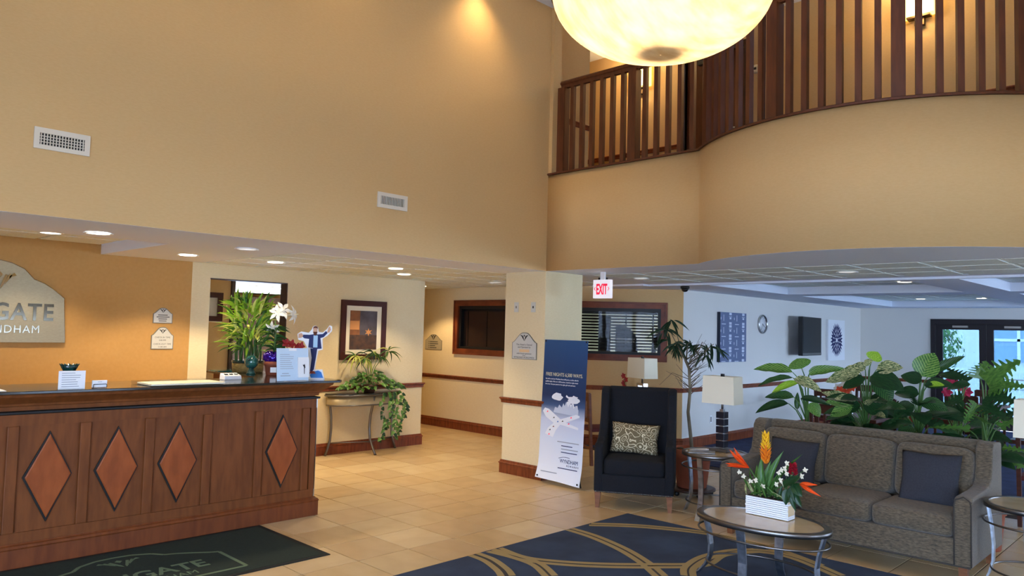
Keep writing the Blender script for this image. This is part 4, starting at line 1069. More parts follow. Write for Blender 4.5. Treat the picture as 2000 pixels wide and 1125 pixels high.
def art(name, m, pts, off=.005): # pts in (dy, z)
    zc = sum(p[1] for p in pts)/len(pts); mm_ = bm_(0, zc, off)
    return MB().prism_m([(x, z-zc) for x, z in pts], mm_, .0008).build(name, m, BN)
mat('art_white', (232, 236, 242), .6); mat('art_pale', (196, 206, 222), .6)
def blob(cx, cz, rx, rz, n=14, j=.18, seed=1):
    r = random.Random(seed); return [(cx+rx*math.cos(2*PI*i/n)*(1+r.uniform(-j, j)), cz+rz*math.sin(2*PI*i/n)*(1+r.uniform(-j, j))) for i in range(n)]
art('cloud', 'art_white', blob(.235, .975, .075, .045, seed=2)); art('cloud', 'art_white', blob(.475, .945, .085, .035, seed=5))
art('plane', 'art_white', [(.36, .985), (.40, .965), (.52, .975), (.535, .99), (.50, .995), (.47, 1.005), (.455, .99), (.40, .985), (.37, 1.005)], .0062)
art('skyline', 'art_pale', [(.19, .80), (.55, .78), (.55, .85), (.51, .90), (.48, .86), (.46, .92), (.44, .87), (.42, .91), (.40, .87), (.37, .93), (.35, .88), (.33, .91), (.31, .86), (.27, .89), (.25, .85), (.21, .86)], .0052)
art('skyline', 'art_white', [(.36, .86), (.55, .82), (.53, .90), (.49, .88), (.47, .93), (.44, .90), (.41, .94), (.38, .93)], .0048)
art('road', 'art_white', [(.03, .80), (.06, .84), (.12, .83), (.30, .73), (.52, .80), (.57, .79), (.57, .77), (.38, .70), (.56, .66), (.56, .635), (.30, .67), (.24, .60), (.20, .52), (.08, .55), (.12, .62), (.20, .68), (.08, .74)], .0054)
for (x, z, c) in ((.10, .80, 'exit_red'), (.2, .74, 'green_glass'), (.33, .71, 'bronze'), (.45, .76, 'exit_red'), (.2, .64, 'shoe'), (.15, .60, 'green_glass'), (.14, .55, 'exit_red'), (.42, .69, 'exit_red'), (.26, .70, 'print_blue')):
    art('road_mark', c, [(x-.012, z-.008), (x+.014, z-.004), (x+.004, z+.012)], .0063)
for (x0_, x1_, z, m_) in ((.27, .58, .478, 'print_grey'), (.33, .49, .437, 'navy'), (.33, .57, .402, 'print_grey'), (.33, .56, .367, 'navy'), (.30, .58, .193, 'navy'), (.06, .3, .13, 'print_grey')):
    art('print_line', m_, [(x0_, z), (x1_, z), (x1_, z+.009), (x0_, z+.009)], .0052)
for (dy, z) in ((.022, .08), (bw-.025, .06), (.02, .055+bh-.015), (bw-.02, .055+bh-.015)):
    m_ = bm_(dy, z, .006); MB().prism_m([(.011*math.cos(a*PI/5), .011*math.sin(a*PI/5)) for a in range(10)], m_, .002).build('grommet', 'black', BN)
MB().tube([(.085, .0, .055+bh), (.10, 0, .9), (.30, 0, .02)], .011).tube([(.10, 0, .9), (.03, (yl-5.5)-.03, .012)], .009).tube([(.10, 0, .9), (.03, (yl-5.5)-bw+.03, .012)], .009).tube([(.10, 0, .9), (.085, (yl-5.5)-.03, .04+bh)], .008).tube([(.10, 0, .9), (.085, (yl-5.5)-bw+.03, .04+bh)], .008).tube([(.30, 0, .02), (.34, 0, .0115)], .011).build('stand', 'black', BN)

# rug and mat
mat('rug_blue', (54, 70, 94), .95, rgb2=(40, 52, 74), scale=3, detail=6, bump=.5, bscale=350)
mat('rug_gold', (168, 144, 94), .95, bump=.5, bscale=350); mat('rug_brown', (66, 62, 58), .95)
RG = thing('area_rug', 'large blue rug with sweeping gold line pattern under the coffee table', 'rug', (4.6, 2.2, 0))
rx0, rx1, ry0, ry1 = 1.6, 6.02, -.2, 4.245
wb(MB().box(rx0, rx1, ry0, ry1, 0, .008), 'pile', 'rug_blue', RG)
RZL = [0]
def ribbon(pts, w, m, z=.0086, nm='gold_line', n=26):
    RZL[0] += 1; z += RZL[0]*.00006
    P = [Vector(p) for p in pts]; path = []
    for i in range(len(P)-1):       # catmull-rom
        p0, p1, p2, p3 = P[max(i-1, 0)], P[i], P[i+1], P[min(i+2, len(P)-1)]
        for k in range(n):
            u = k/n; path.append(.5*((2*p1)+(-p0+p2)*u+(2*p0-5*p1+4*p2-p3)*u*u+(-p0+3*p1-3*p2+p3)*u**3))
    path.append(P[-1])
    L, R_ = [], []
    for i, p in enumerate(path):
        d_ = (path[min(i+1, len(path)-1)]-path[max(i-1, 0)]).normalized(); nn_ = Vector((-d_.y, d_.x))
        if not (rx0 < p.x < rx1 and ry0 < p.y < ry1): continue
        a, c = p+nn_*w/2, p-nn_*w/2
        cl = lambda q: (min(max(q.x, rx0+.004), rx1-.004), min(max(q.y, ry0+.004), ry1-.004))
        L.append(cl(a)); R_.append(cl(c))
    if len(L) < 2: return
    b = MB(); vs = [(x, y, z) for x, y in L]+[(x, y, z) for x, y in R_]; k = len(L)
    b.add(vs, [(i, i+1, k+i+1, k+i) for i in range(k-1)])
    wb(b, nm, m, RG)
def gp(x, y): v = at(x, y, z=.0086); return (v.x, v.y)
def double(pxs, w=.055, gap=.03, ext=None):
    pts = [gp(*q) for q in pxs]+(ext or [])
    off = (w+gap)/2
    def sh(d):
        out = []
        for i, p in enumerate(pts):
            a = Vector(pts[max(i-1, 0)]); c = Vector(pts[min(i+1, len(pts)-1)]); dd = (c-a).normalized()
            out.append((p[0]-dd.y*d, p[1]+dd.x*d))
        return out
    ribbon(pts, gap+.008, 'rug_brown', .0083, 'brown_line'); ribbon(sh(off), w, 'rug_gold'); ribbon(sh(-off), w, 'rug_gold')
double([(1112, 1033), (1160, 1048), (1215, 1072), (1258, 1098), (1290, 1125)], .05, .02)
double([(1150, 1024), (1240, 1027), (1340, 1036), (1420, 1048), (1500, 1068), (1600, 1105)], .05, .02)
double([(970, 1072), (1020, 1090), (1090, 1099), (1180, 1104), (1280, 1105), (1370, 1102), (1410, 1082), (1480, 1075)], .05, .025)
double([(958, 1075), (1010, 1088), (1050, 1103), (1075, 1125)], .05, .02)
double([(924, 1082), (955, 1094), (980, 1112), (990, 1125)], .05, .03)
double([(1345, 1125), (1347, 1108), (1380, 1088), (1440, 1076), (1500, 1078), (1560, 1092), (1640, 1125)], .05, .015)

mat('mat_green', (30, 46, 38), .95, rgb2=(24, 38, 32), scale=60, bump=.4, bscale=400); mat('mat_black', (18, 20, 19), .8); mat('mat_pale', (98, 118, 92), .95)
MT = thing('logo_mat', 'dark green entrance mat with pale logo in front of the counter', 'mat', (2.0, 5.5, 0))
wb(MB().box(.70, 3.22, 4.957, 6.05, 0, .006), 'border', 'mat_black', MT); wb(MB().box(.74, 3.18, 4.997, 6.01, .006, .008), 'pile', 'mat_green', MT)
flat = lambda x, y: basis((x, y, .0084), (1, 0, 0), (0, 1, 0))
wtext('lettering', 'WINGATE', .225, 'mat_pale', MT, flat(2.0, 5.285), extrude=.0002, bold=.005, xs=.88)
wtext('lettering', 'BY WYNDHAM', .105, 'mat_pale', MT, flat(2.0, 5.165), extrude=.0002, xs=.92)
def ln(pts, w):
    b = MB()
    for (x0_, y0_), (x1_, y1_) in zip(pts[:-1], pts[1:]):
        d_ = Vector((x1_-x0_, y1_-y0_)).normalized(); n_ = Vector((-d_.y, d_.x))*w/2
        b.add([(x0_+n_.x, y0_+n_.y, .0084), (x1_+n_.x, y1_+n_.y, .0084), (x1_-n_.x, y1_-n_.y, .0084), (x0_-n_.x, y0_-n_.y, .0084)], [(0, 1, 2, 3)])
    return b
oc = [(0, .87), (.12, .86), (.24, .80), (.30, .72), (.38, .69), (.48, .63), (.58, .56), (.63, .54), (.63, .10), (0, .10)]
oc = [(2.0+x, 5.0+y) for x, y in oc]+[(2.0-x, 5.0+y) for x, y in oc[::-1]]
wb(ln(oc, .028), 'outline', 'mat_pale', MT)
emblem(MT, flat(2.0, 5.70), .16, 'mat_pale', .0003)
# ------------------------------------------------------------------ plants
def leaf_mesh(name, m, outline, droop=.25, fold=.12, n=8, wave=0.0):
    """leaf along +y (length 1), half width given by outline(t); bends to -z, folded along the rib"""
    vs = []; fs = []
    for i in range(n+1):
        t = i/n; w = outline(t); z = -droop*t*t; y = t*(1-.12*droop*t)
        wv = wave*math.sin(t*17)
        vs += [(-w, y, z+fold*w+wv*w), (-w*.5, y, z+fold*w*.35), (0, y, z), (w*.5, y, z+fold*w*.35), (w, y, z+fold*w-wv*w)]
    for i in range(n):
        for k in range(4): a = i*5+k; fs.append((a, a+1, a+6, a+5))
    me = bpy.data.meshes.new(name); me.from_pydata(vs, [], fs); me.materials.append(M[m])
    for p in me.polygons: p.use_smooth = True
    return me
def o_lance(w): return lambda t: w*(math.sin(PI*min(1, t*1.02))**.8)*(1-.45*t)+.004
def o_broad(w): return lambda t: w*(math.sin(PI*t**.75)**.75)+.004
def o_heart(w): return lambda t: w*(max(0, (1-t))**.7)*(min(1, t*5+.25))**.6+.003
def put_leaf(me, base, tip, width, nrm, parent, name='leaf', droop_k=1.0):
    """place a leaf from base to tip (parent-local), its upper side towards nrm"""
    base, tip = Vector(base), Vector(tip); y = tip-base; L = y.length; y.normalize()
    z = Vector(nrm); z = (z-y*z.dot(y))
    if z.length < 1e-3: z = Vector((0, 0, 1))-y*y.z
    z.normalize(); x = y.cross(z)
    m = Matrix.Identity(4)
    for i in range(3): m[i][0], m[i][1], m[i][2], m[i][3] = x[i]*width, y[i]*L, z[i]*L*droop_k, base[i]
    o = bpy.data.objects.new(name, me); COL.objects.link(o); o.parent = parent; o.matrix_local = m
    return o
def leaf_mat(name, c1, c2, scale=6, stretch=(3, 1, 1), rough=.4, lo=.4, hi=.6, vein=None):
    m = mat(name, c1, rough, rgb2=c2, scale=scale, stretch=stretch, lo=lo, hi=hi, detail=3)
    nt = m.node_tree; b = nt.nodes['Principled BSDF']
    if vein:      # paler veins running out from the rib
        tc = nt.nodes.new('ShaderNodeTexCoord'); sp_ = nt.nodes.new('ShaderNodeSeparateXYZ'); ab = nt.nodes.new('ShaderNodeMath'); ab.operation = 'ABSOLUTE'
        m1 = nt.nodes.new('ShaderNodeMath'); m1.operation = 'MULTIPLY_ADD'; m1.inputs[1].default_value = -.9
        m2 = nt.nodes.new('ShaderNodeMath'); m2.operation = 'MULTIPLY'; m2.inputs[1].default_value = 55
        sn = nt.nodes.new('ShaderNodeMath'); sn.operation = 'SINE'; rp = nt.nodes.new('ShaderNodeValToRGB')
        rp.color_ramp.elements[0].position = .72; rp.color_ramp.elements[0].color = (0, 0, 0, 1); rp.color_ramp.elements[1].position = .95; rp.color_ramp.elements[1].color = (1, 1, 1, 1)
        mx = nt.nodes.new('ShaderNodeMixRGB'); mx.inputs[2].default_value = (*lin(vein), 1)
        src = b.inputs['Base Color'].links[0].from_socket
        nt.links.new(tc.outputs['Object'], sp_.inputs[0]); nt.links.new(sp_.outputs['X'], ab.inputs[0]); nt.links.new(ab.outputs[0], m1.inputs[0]); nt.links.new(sp_.outputs['Y'], m1.inputs[2])
        nt.links.new(m1.outputs[0], m2.inputs[0]); nt.links.new(m2.outputs[0], sn.inputs[0]); nt.links.new(sn.outputs[0], rp.inputs[0])
        nt.links.new(rp.outputs[0], mx.inputs[0]); nt.links.new(src, mx.inputs[1]); nt.links.new(mx.outputs[0], b.inputs['Base Color'])
    tl = nt.nodes.new('ShaderNodeBsdfTranslucent'); ms = nt.nodes.new('ShaderNodeMixShader'); ms.inputs[0].default_value = .22
    nt.links.new(b.inputs['Base Color'].links[0].from_socket, tl.inputs[0]); nt.links.new(b.outputs[0], ms.inputs[1]); nt.links.new(tl.outputs[0], ms.inputs[2]); nt.links.new(ms.outputs[0], nt.nodes['Material Output'].inputs[0])
    return m
leaf_mat('leaf_bright', (128, 178, 40), (172, 206, 72)); leaf_mat('leaf_yellow', (196, 206, 96), (220, 220, 130)); leaf_mat('leaf_mid', (58, 100, 38), (88, 130, 54))
leaf_mat('leaf_deep', (24, 54, 28), (36, 74, 36)); leaf_mat('leaf_lily', (34, 76, 34), (52, 98, 44)); leaf_mat('leaf_variegated', (52, 104, 40), (92, 142, 58), vein=(168, 194, 108))
leaf_mat('leaf_mottled', (52, 88, 40), (206, 206, 150), scale=26, stretch=(1, .25, 1), lo=.46, hi=.54); leaf_mat('leaf_ficus', (34, 54, 36), (48, 70, 44)); leaf_mat('leaf_dark_vein', (30, 66, 34), (44, 84, 42), vein=(92, 128, 70))
mat('stem_green', (70, 104, 48), .6); mat('trunk', (126, 114, 92), .85, rgb2=(92, 82, 64), scale=14, stretch=(1, 1, .3), bump=.4, bscale=40); mat('twig', (104, 92, 74), .85)
mat('terracotta', (158, 84, 56), .8, rgb2=(146, 74, 48), scale=6); mat('soil', (52, 38, 28), .95)
def pot(t, r, h, m='terracotta', z=0.0, x=0.0, y=0.0):
    MB().lathe([(r*.68, z), (r*.72, z+.005), (r*.92, z+h*.78), (r, z+h*.78), (r, z+h), (r*.9, z+h), (r*.86, z+h*.9)], (x, y, 0), 28).build('pot', m, t)
    MB().lathe([(.005, z+h*.9), (r*.87, z+h*.9), (r*.87, z+h*.88), (.005, z+h*.88)], (x, y, 0), 20, cap=False).build('soil', 'soil', t)
TOCAM = Vector((-.72, -.6, .0))

# lucky bamboo on the counter
LB = {k: leaf_mesh('leaf', k, o_lance(.5), .35, .2) for k in ('leaf_bright', 'leaf_yellow', 'leaf_mid')}
t = thing('bamboo_plant', 'bushy bright green lucky bamboo in a woven glass bowl on the counter', 'potted plant', (3.69, 7.32, CT))
mat('basket', (150, 124, 66), .8, rgb2=(112, 90, 44), scale=30, stretch=(1, 1, 4))
MB().lathe([(.14, 0), (.15, .01), (.155, .09), (.15, .095)], n=28).build('bowl', 'basket', t)
MB().lathe([(.152, .095), (.16, .11), (.158, .125)], n=28).build('band', 'green_glass', t)
b = None; r = random.Random(3)
for k in range(26):
    a = 2*PI*k/26; rr = .12 if k % 2 else .08
    MB().tube([(rr*math.cos(a), rr*math.sin(a), .1), (rr*1.05*math.cos(a+.1), rr*1.05*math.sin(a+.1), .2), (rr*.9*math.cos(a+.3), rr*.9*math.sin(a+.3), .3+.22*r.random())], .0075, 6).build('stalk', 'stem_green', t)
for k in range(290):
    a = r.uniform(0, 2*PI); z = .22+.48*r.random()**.8; rr = .05+.13*r.random()
    L = r.uniform(.12, .22); el = r.uniform(-.2, 1.2) if z < .5 else r.uniform(.3, 1.4)
    p = Vector((rr*math.cos(a), rr*math.sin(a), z)); d = Vector((math.cos(a)*math.cos(el), math.sin(a)*math.cos(el), math.sin(el)))
    put_leaf(LB[r.choice(('leaf_bright', 'leaf_bright', 'leaf_yellow', 'leaf_mid'))], p, p+d*L, .038, (0, 0, 1) if el < 1 else TOCAM, t)
# teal ornament
t = thing('ceramic_ornament', 'teal glazed ceramic fish ornament beside the lucky bamboo', 'ornament', (3.58, 7.03, CT))
mat('teal_glaze', (18, 66, 66), .12, rgb2=(44, 110, 100), scale=18, coat=.6)
b = MB(); b.sphere((0, 0, .12), (.065, .075, .07), 16, 10); b.build('body', 'teal_glaze', t)
MB().lathe([(.05, 0), (.04, .02), (.025, .05), (.03, .07)], (0, 0, 0)).build('foot', 'teal_glaze', t)
for k in range(5):
    a = .4+k*.5
    MB().loft([[(0, .05*math.cos(a), .12+.05*math.sin(a)), (.012, .05*math.cos(a), .12+.05*math.sin(a)), (0, .06*math.cos(a), .12+.05*math.sin(a))], [(0, .105*math.cos(a), .12+.09*math.sin(a)), (.004, .105*math.cos(a), .12+.09*math.sin(a)), (0, .109*math.cos(a), .12+.09*math.sin(a))]]).build('fin', 'teal_glaze', t)
MB().sphere((-.05, -.045, .145), .014).build('eye', 'green_glass', t)
t = tag(MB().box(-.26, .2, -.2, .2, 0, .008).build('glass_tray', 'teal_glaze'), 'flat teal glass tray on the counter under the bamboo edge', 'tray'); t.location = (3.66, 7.72-.21-.6+.6, CT); t.scale = (.5, .5, 1); t.location = (3.58, 7.58, CT)

# white lily in terracotta pot with purple foil
p = at(535, 733, z=CT); t = thing('lily_plant', 'white lilies in a terracotta pot with purple foil on the counter', 'potted plant', (p.x, p.y+.02, CT))
MB().lathe([(.062, 0), (.066, .005), (.08, .095), (.088, .095), (.09, .135), (.082, .135)], n=28).build('pot', 'terracotta', t)
mat('foil', (62, 22, 150), .18, metal=.4, rgb2=(40, 10, 110), scale=30)
n = 30; b = MB()
b.loft([[((rr*(1+(.14*math.sin(i*5.3+k*2) if k else 0)))*math.cos(2*PI*i/n), (rr*(1+(.14*math.cos(i*4.1+k) if k else 0)))*math.sin(2*PI*i/n), z+(.016*math.sin(i*3.7) if k > 1 else 0)) for i in range(n)] for k, (rr, z) in enumerate(((.078, .13), (.092, .155), (.098, .185), (.08, .215), (.05, .22)))]); b.build('foil_wrap', 'foil', t)
mat('price_tag', (226, 232, 236), .6); dcam = Vector((-.46, -.89, 0)).normalized()
mm = basis(Vector((0, 0, .03))+dcam*.080, Vector((.89, -.46, 0)), (0, 0, 1)); MB().prism_m([(-.028, 0), (.028, 0), (.028, .05), (-.028, .05)], mm, .002).build('tag', 'price_tag', t)
LL = leaf_mesh('leaf', 'leaf_lily', o_lance(.5), .5, .3)
MB().tube([(0, 0, .2), (.01, 0, .4), (.0, 0, .53)], [.012, .009, .006]).build('stem', 'stem_green', t)
r = random.Random(5)
for k in range(46):
    a = r.uniform(0, 2*PI); z = .2+.26*r.random(); L = r.uniform(.12, .17); el = r.uniform(.1, .8)
    pp = Vector((0, 0, z)); put_leaf(LL, pp, pp+Vector((math.cos(a)*math.cos(el), math.sin(a)*math.cos(el), math.sin(el)))*L, .026, (0, 0, 1), t)
mat('lily_white', (240, 238, 226), .5); PT = leaf_mesh('petal', 'lily_white', o_lance(.5), .5, .25)
def lily(c, d, s):
    d = Vector(d).normalized(); u = d.orthogonal().normalized(); w = d.cross(u)
    fl_ = bpy.data.objects.new('flower', None); COL.objects.link(fl_); fl_.parent = t; fl_.location = c
    MB().tube([-d*s*.9, d*0, d*s*.25], [s*.06, s*.18, s*.3], 8).build('trumpet', 'lily_white', fl_)
    for k in range(6):
        a = 2*PI*k/6; o_ = u*math.cos(a)+w*math.sin(a)
        put_leaf(PT, d*s*.15+o_*s*.2, d*s*.45+o_*s*1.05, s*.55, d, fl_, 'petal')
    MB().tube([d*s*.2, d*s*.8], s*.03, 5).build('stamen', 'pale_gold', fl_)
for (q, d, s) in (((545, 612), (-.6, -.6, .25), .085), ((553, 607), (-.2, -.8, .4), .09), ((572, 615), (.5, -.7, .1), .09), ((535, 640), (-.7, -.6, -.5), .07)):
    w_ = at(*q, y=p.y); lily(Vector((w_.x-t.location.x, 0, w_.z-CT)), d, s)
# red flowering plant behind the notice
p = at(583, 733, z=CT); t = thing('red_flower_plant', 'small dark leaved plant with red blooms behind the acrylic notice', 'potted plant', (3.80, 6.62, CT))
pot(t, .06, .11); mat('bloom_red', (150, 24, 26), .5); HL = leaf_mesh('leaf', 'leaf_deep', o_heart(.5), .3, .1); RP = leaf_mesh('petal', 'bloom_red', o_broad(.5), .3, .2)
r = random.Random(9)
for k in range(18):
    a = r.uniform(0, 2*PI); z = .10+.16*r.random(); pp = Vector((0, 0, z)); put_leaf(HL, pp, pp+Vector((math.cos(a)*.11, math.sin(a)*.11, .05)), .08, (0, 0, 1), t)
for (x, z) in ((-.10, .32), (-.04, .31), (.02, .28), (.06, .29)):
    MB().tube([(0, 0, .1), (x*.6, 0, z*.8), (x, 0, z)], .003, 5).build('stem', 'stem_green', t)
    for k in range(5):
        a = 2*PI*k/5; pp = Vector((x, -.02, z)); put_leaf(RP, pp, pp+Vector((math.cos(a)*.045, -.02, .045*math.sin(a))), .035, (0, -1, .3), t, 'petal')

# console table with pothos and palm
CN = thing('console_table', 'silver half-round console table with dark top against the picture wall', 'table', (6.06, 8.6, 0))
cx0, cx1, cyb = 5.50, 6.66, YP-.03; N = 24
def demi(k, z, d=.30):
    pts = [(cx0+(cx1-cx0)*.5-(cx1-cx0)/2*k*math.cos(PI*i/N), cyb-d*k*math.sin(PI*i/N)**.8, z) for i in range(N+1)]
    return pts
mat('console_glass', (52, 50, 40), .15, coat=.3)
wb(MB().loft([demi(1, .80), demi(1, .815)], smooth=False), 'top', 'console_glass', CN)
wb(MB().tube(demi(1, .79), .016, 8), 'rim', 'steel_dark', CN); wb(MB().tube(demi(.96, .66), .009, 8), 'apron_ring', 'steel_dark', CN)
mat('apron', (186, 170, 136), .4, metal=.3)
wb(MB().loft([demi(.955, .665), demi(.955, .785), demi(.945, .785), demi(.945, .665)], cap=False, closed=False, smooth=True), 'apron', 'apron', CN)
for (bx_, by_, dx, dy) in ((cx0+.04, cyb-.03, -.5, -.1), ((cx0+cx1)/2, cyb-.29, 0, -1), (cx1-.04, cyb-.03, .5, -.1)):
    pts = []
    for f_, k in ((0, 0), (.15, -.02), (.35, -.05), (.55, -.06), (.75, -.045), (.9, .0), (1, .04)):
        pts.append((bx_+dx*k*1.6, by_+dy*k*1.6*(1 if dx == 0 else 0), .785*(1-f_)))
    wb(MB().tube(pts, .017, 8), 'leg', 'steel_dark', CN)
wb(MB().tube([(cx0+.09, cyb-.03, .16), ((cx0+cx1)/2, cyb-.2, .16), (cx1-.09, cyb-.03, .16)], .008, 6), 'stretcher', 'steel_dark', CN)
t = thing('pothos_plant', 'trailing green pothos with vines hanging over the console table', 'potted plant', (6.08, 8.57, .815))
MB().lathe([(.07, 0), (.09, .06), (.1, .11), (.09, .11)], n=20).build('pot', 'dark_wood', t)
PH = [leaf_mesh('leaf', k, o_heart(.55), .3, .15) for k in ('leaf_mid', 'leaf_deep', 'leaf_variegated')]
r = random.Random(11)
for k in range(150):
    a = r.uniform(PI, 2*PI) if k % 3 else r.uniform(0, PI); rr = .05+.34*r.random()**.7; z = .02+.26*(1-rr/.42)+.05*r.random()
    pp = Vector((rr*math.cos(a)*1.25, max(-.2, rr*math.sin(a)*.75) if math.sin(a) < 0 else min(.1, rr*math.sin(a)*.4), max(.03, z)))
    d = Vector((math.cos(a)*.8, math.sin(a)*.5-.4, r.uniform(-.4, .3))).normalized()
    put_leaf(r.choice(PH), pp, pp+d*r.uniform(.06, .10), r.uniform(.05, .075), (-.2, -.6, .8), t)
vines = [[(.12, -.26, .02), (.14, -.30, -.1), (.15, -.3, -.25), (.1, -.3, -.38), (.06, -.3, -.45)], [(.25, -.22, .02), (.3, -.27, -.12), (.28, -.27, -.3), (.27, -.27, -.46)], [(.38, -.14, .02), (.42, -.2, -.15), (.44, -.2, -.3), (.40, -.2, -.45), (.35, -.2, -.54)],
         [(.02, -.3, .02), (-.02, -.32, -.1), (.0, -.32, -.28), (.06, -.32, -.4), (.0, -.32, -.56), (-.05, -.32, -.6)], [(.2, -.27, .02), (.2, -.31, -.15), (.22, -.31, -.35), (.2, -.31, -.5), (.24, -.31, -.58)], [(.45, -.1, .02), (.5, -.15, -.1), (.53, -.15, -.22), (.5, -.15, -.33)]]
for vn in vines:
    MB().tube(vn, .003, 5).build('vine', 'stem_green', t)
    for i in range(len(vn)-1):
        for f_ in (.1, .4, .7, 1.0):
            q = Vector(vn[i]).lerp(Vector(vn[i+1]), f_); sg = r.choice((-1, 1))
            d = Vector((sg*r.uniform(.3, 1), -.25, -r.uniform(.2, .9))).normalized()
            put_leaf(r.choice(PH), q, q+d*r.uniform(.05, .085), r.uniform(.045, .06), (-.4, -.85, .35), t)
t = thing('palm_plant', 'small yellow-green palm rising from the pothos before the framed print', 'potted plant', (6.10, 8.60, .83))
PL = [leaf_mesh('leaf', k, o_lance(.5), .6, .2) for k in ('leaf_mid', 'leaf_yellow', 'leaf_deep')]
t.location.z = .815+.115
for k, (dx, z) in enumerate(((-.12, .36), (0, .44), (.1, .38), (.26, .46), (-.28, .40))):
    st = [(0, 0, 0), (dx*.3, -.02, z*.5), (dx, -.06, z)]
    MB().tube(st, [.006, .005, .003], 6).build('stem', 'stem_green', t)
    for j in range(12):
        a = 2*PI*j/12+k; L = r.uniform(.16, .27); el = r.uniform(-.6, .6)
        pp = Vector(st[-1])+Vector((0, 0, -.03*r.random())); dd = Vector((math.cos(a)*math.cos(el), math.sin(a)*math.cos(el)*.45, math.sin(el)))
        if pp.y+dd.y*L > .12: dd.y = -abs(dd.y)
        put_leaf(PL[1] if dx < -.05 and j % 2 else r.choice(PL), pp, pp+dd*L, .028, (0, -.2, 1), t)

# potted ficus by the end table
t = thing('ficus_tree', 'sparse ficus tree with bare twigs in a terracotta pot on wheels', 'potted tree', (7.28, 4.31, 0))
DOL = MB().lathe([(.24, .055), (.25, .06), (.25, .08), (.22, .085)], n=28).build('dolly', 'dark_wood', t)
for k in range(5):
    a = 2*PI*k/5+.3; MB().sphere((.2*math.cos(a), .2*math.sin(a), .028), .028, 10, 8).box(.2*math.cos(a)-.012, .2*math.cos(a)+.012, .2*math.sin(a)-.012, .2*math.sin(a)+.012, .03, .057).build('caster', 'black', t)
pot(t, .215, .41, z=.085)
tk = []
for q in [(1351, 872), (1344, 805), (1348, 762), (1346, 720), (1338, 703)]:
    w_ = at(*q, x=7.28); tk.append((0, w_.y-4.31, w_.z))
tk = [(0, .0, .45)]+tk
MB().tube(tk, [.022, .02, .018, .017, .016, .012], 8).build('trunk', 'trunk', t)
FL = leaf_mesh('leaf', 'leaf_ficus', o_lance(.5), .35, .25); r = random.Random(21)
def w2(px, py, dx=0.0):
    w_ = at(px, py, x=7.28+dx); return Vector((dx, w_.y-4.31, w_.z))
brs = [[(1338, 703), (1330, 680), (1318, 640), (1312, 628)], [(1338, 703), (1326, 672), (1332, 668)], [(1338, 703), (1362, 690), (1372, 668), (1378, 672)], [(1343, 712), (1375, 690), (1388, 676), (1394, 672)], [(1338, 703), (1318, 665), (1306, 640)], [(1340, 705), (1343, 672), (1348, 668)]]
for i, br in enumerate(brs):
    pts = [w2(q[0], q[1], (-1)**i*.04*j) for j, q in enumerate(br)]
    MB().tube(pts, [.009, .006, .004, .003][:len(pts)], 6).build('branch', 'trunk', t)
clus = [(1312, 628, 9), (1300, 645, 8), (1332, 668, 9), (1318, 672, 8), (1372, 672, 8), (1392, 674, 8), (1348, 668, 6), (1378, 690, 6), (1305, 660, 6)]
for i, (cx_, cy_, nn_) in enumerate(clus):
    for k in range(nn_):
        bp = w2(cx_+r.uniform(-7, 7), cy_+r.uniform(-5, 6), (-1)**i*.08+r.uniform(-.05, .05)); ang = r.uniform(-1.25, 1.25)
        d = Vector((r.uniform(-.5, .3), -math.sin(ang), -math.cos(ang)*r.uniform(.5, 1)+.15)).normalized()
        put_leaf(FL, bp, bp+d*r.uniform(.16, .24), r.uniform(.026, .036), (-.7, -.5, .5), t)
for k in range(46):
    yb_ = r.uniform(715, 775) if k % 3 else r.uniform(690, 720); xs_ = 1346; ln_ = r.uniform(18, 42); up_ = r.uniform(8, 34)
    s_ = 1 if k % 5 else -1
    pts = [w2(xs_, yb_), w2(xs_+s_*ln_*.5, yb_-up_*.6, r.uniform(-.08, .08)), w2(xs_+s_*ln_*r.uniform(.7, 1.1), yb_-up_*r.uniform(.8, 1.4), r.uniform(-.12, .12))]
    MB().tube(pts, [.004, .0028, .0015], 4).build('twig', 'twig', t)
MB().tube([w2(1346, 741), w2(1313, 728), w2(1288, 752)], [.004, .003, .0015], 4).build('twig', 'twig', t)
for k in range(14):
    a = r.uniform(0, 2*PI); pp = Vector((.1*math.cos(a), .1*math.sin(a), .465)); put_leaf(FL, pp, pp+Vector((math.cos(a)*.1, math.sin(a)*.1, .04)), .05, (0, 0, 1), t)

# tropical plants behind the sofa
BV = {'v': leaf_mesh('leaf', 'leaf_variegated', o_broad(.5), .22, .16, 10, .03), 'm': leaf_mesh('leaf', 'leaf_mottled', o_broad(.5), .22, .16, 10, .04), 'd': leaf_mesh('leaf', 'leaf_dark_vein', o_broad(.5), .22, .16, 10, .03), 'k': leaf_mesh('leaf', 'leaf_deep', o_broad(.5), .25, .16, 10), 'y': leaf_mesh('leaf', 'leaf_bright', o_broad(.5), .25, .16, 10)}
def monstera(name, m):
    prof = o_heart(.5); vs = []; fs = []; n = 30
    pts = []
    for i in range(n+1):
        t_ = i/n; w = prof(t_)*1.05
        if 3 < i < 27 and i % 4 in (1, 2): w *= .38
        pts.append((w, t_))
    for w, t_ in pts: vs += [(-w, t_-w*.15, -.2*t_*t_+.1*w), (0, t_, -.2*t_*t_), (w, t_-w*.15, -.2*t_*t_+.1*w)]
    for i in range(n):
        for k in (0, 1): a = i*3+k; fs.append((a, a+1, a+4, a+3))
    me = bpy.data.meshes.new(name); me.from_pydata(vs, [], fs); me.materials.append(M[m]); return me
BV['s'] = monstera('leaf', 'leaf_mid'); BV['t'] = monstera('leaf', 'leaf_deep')
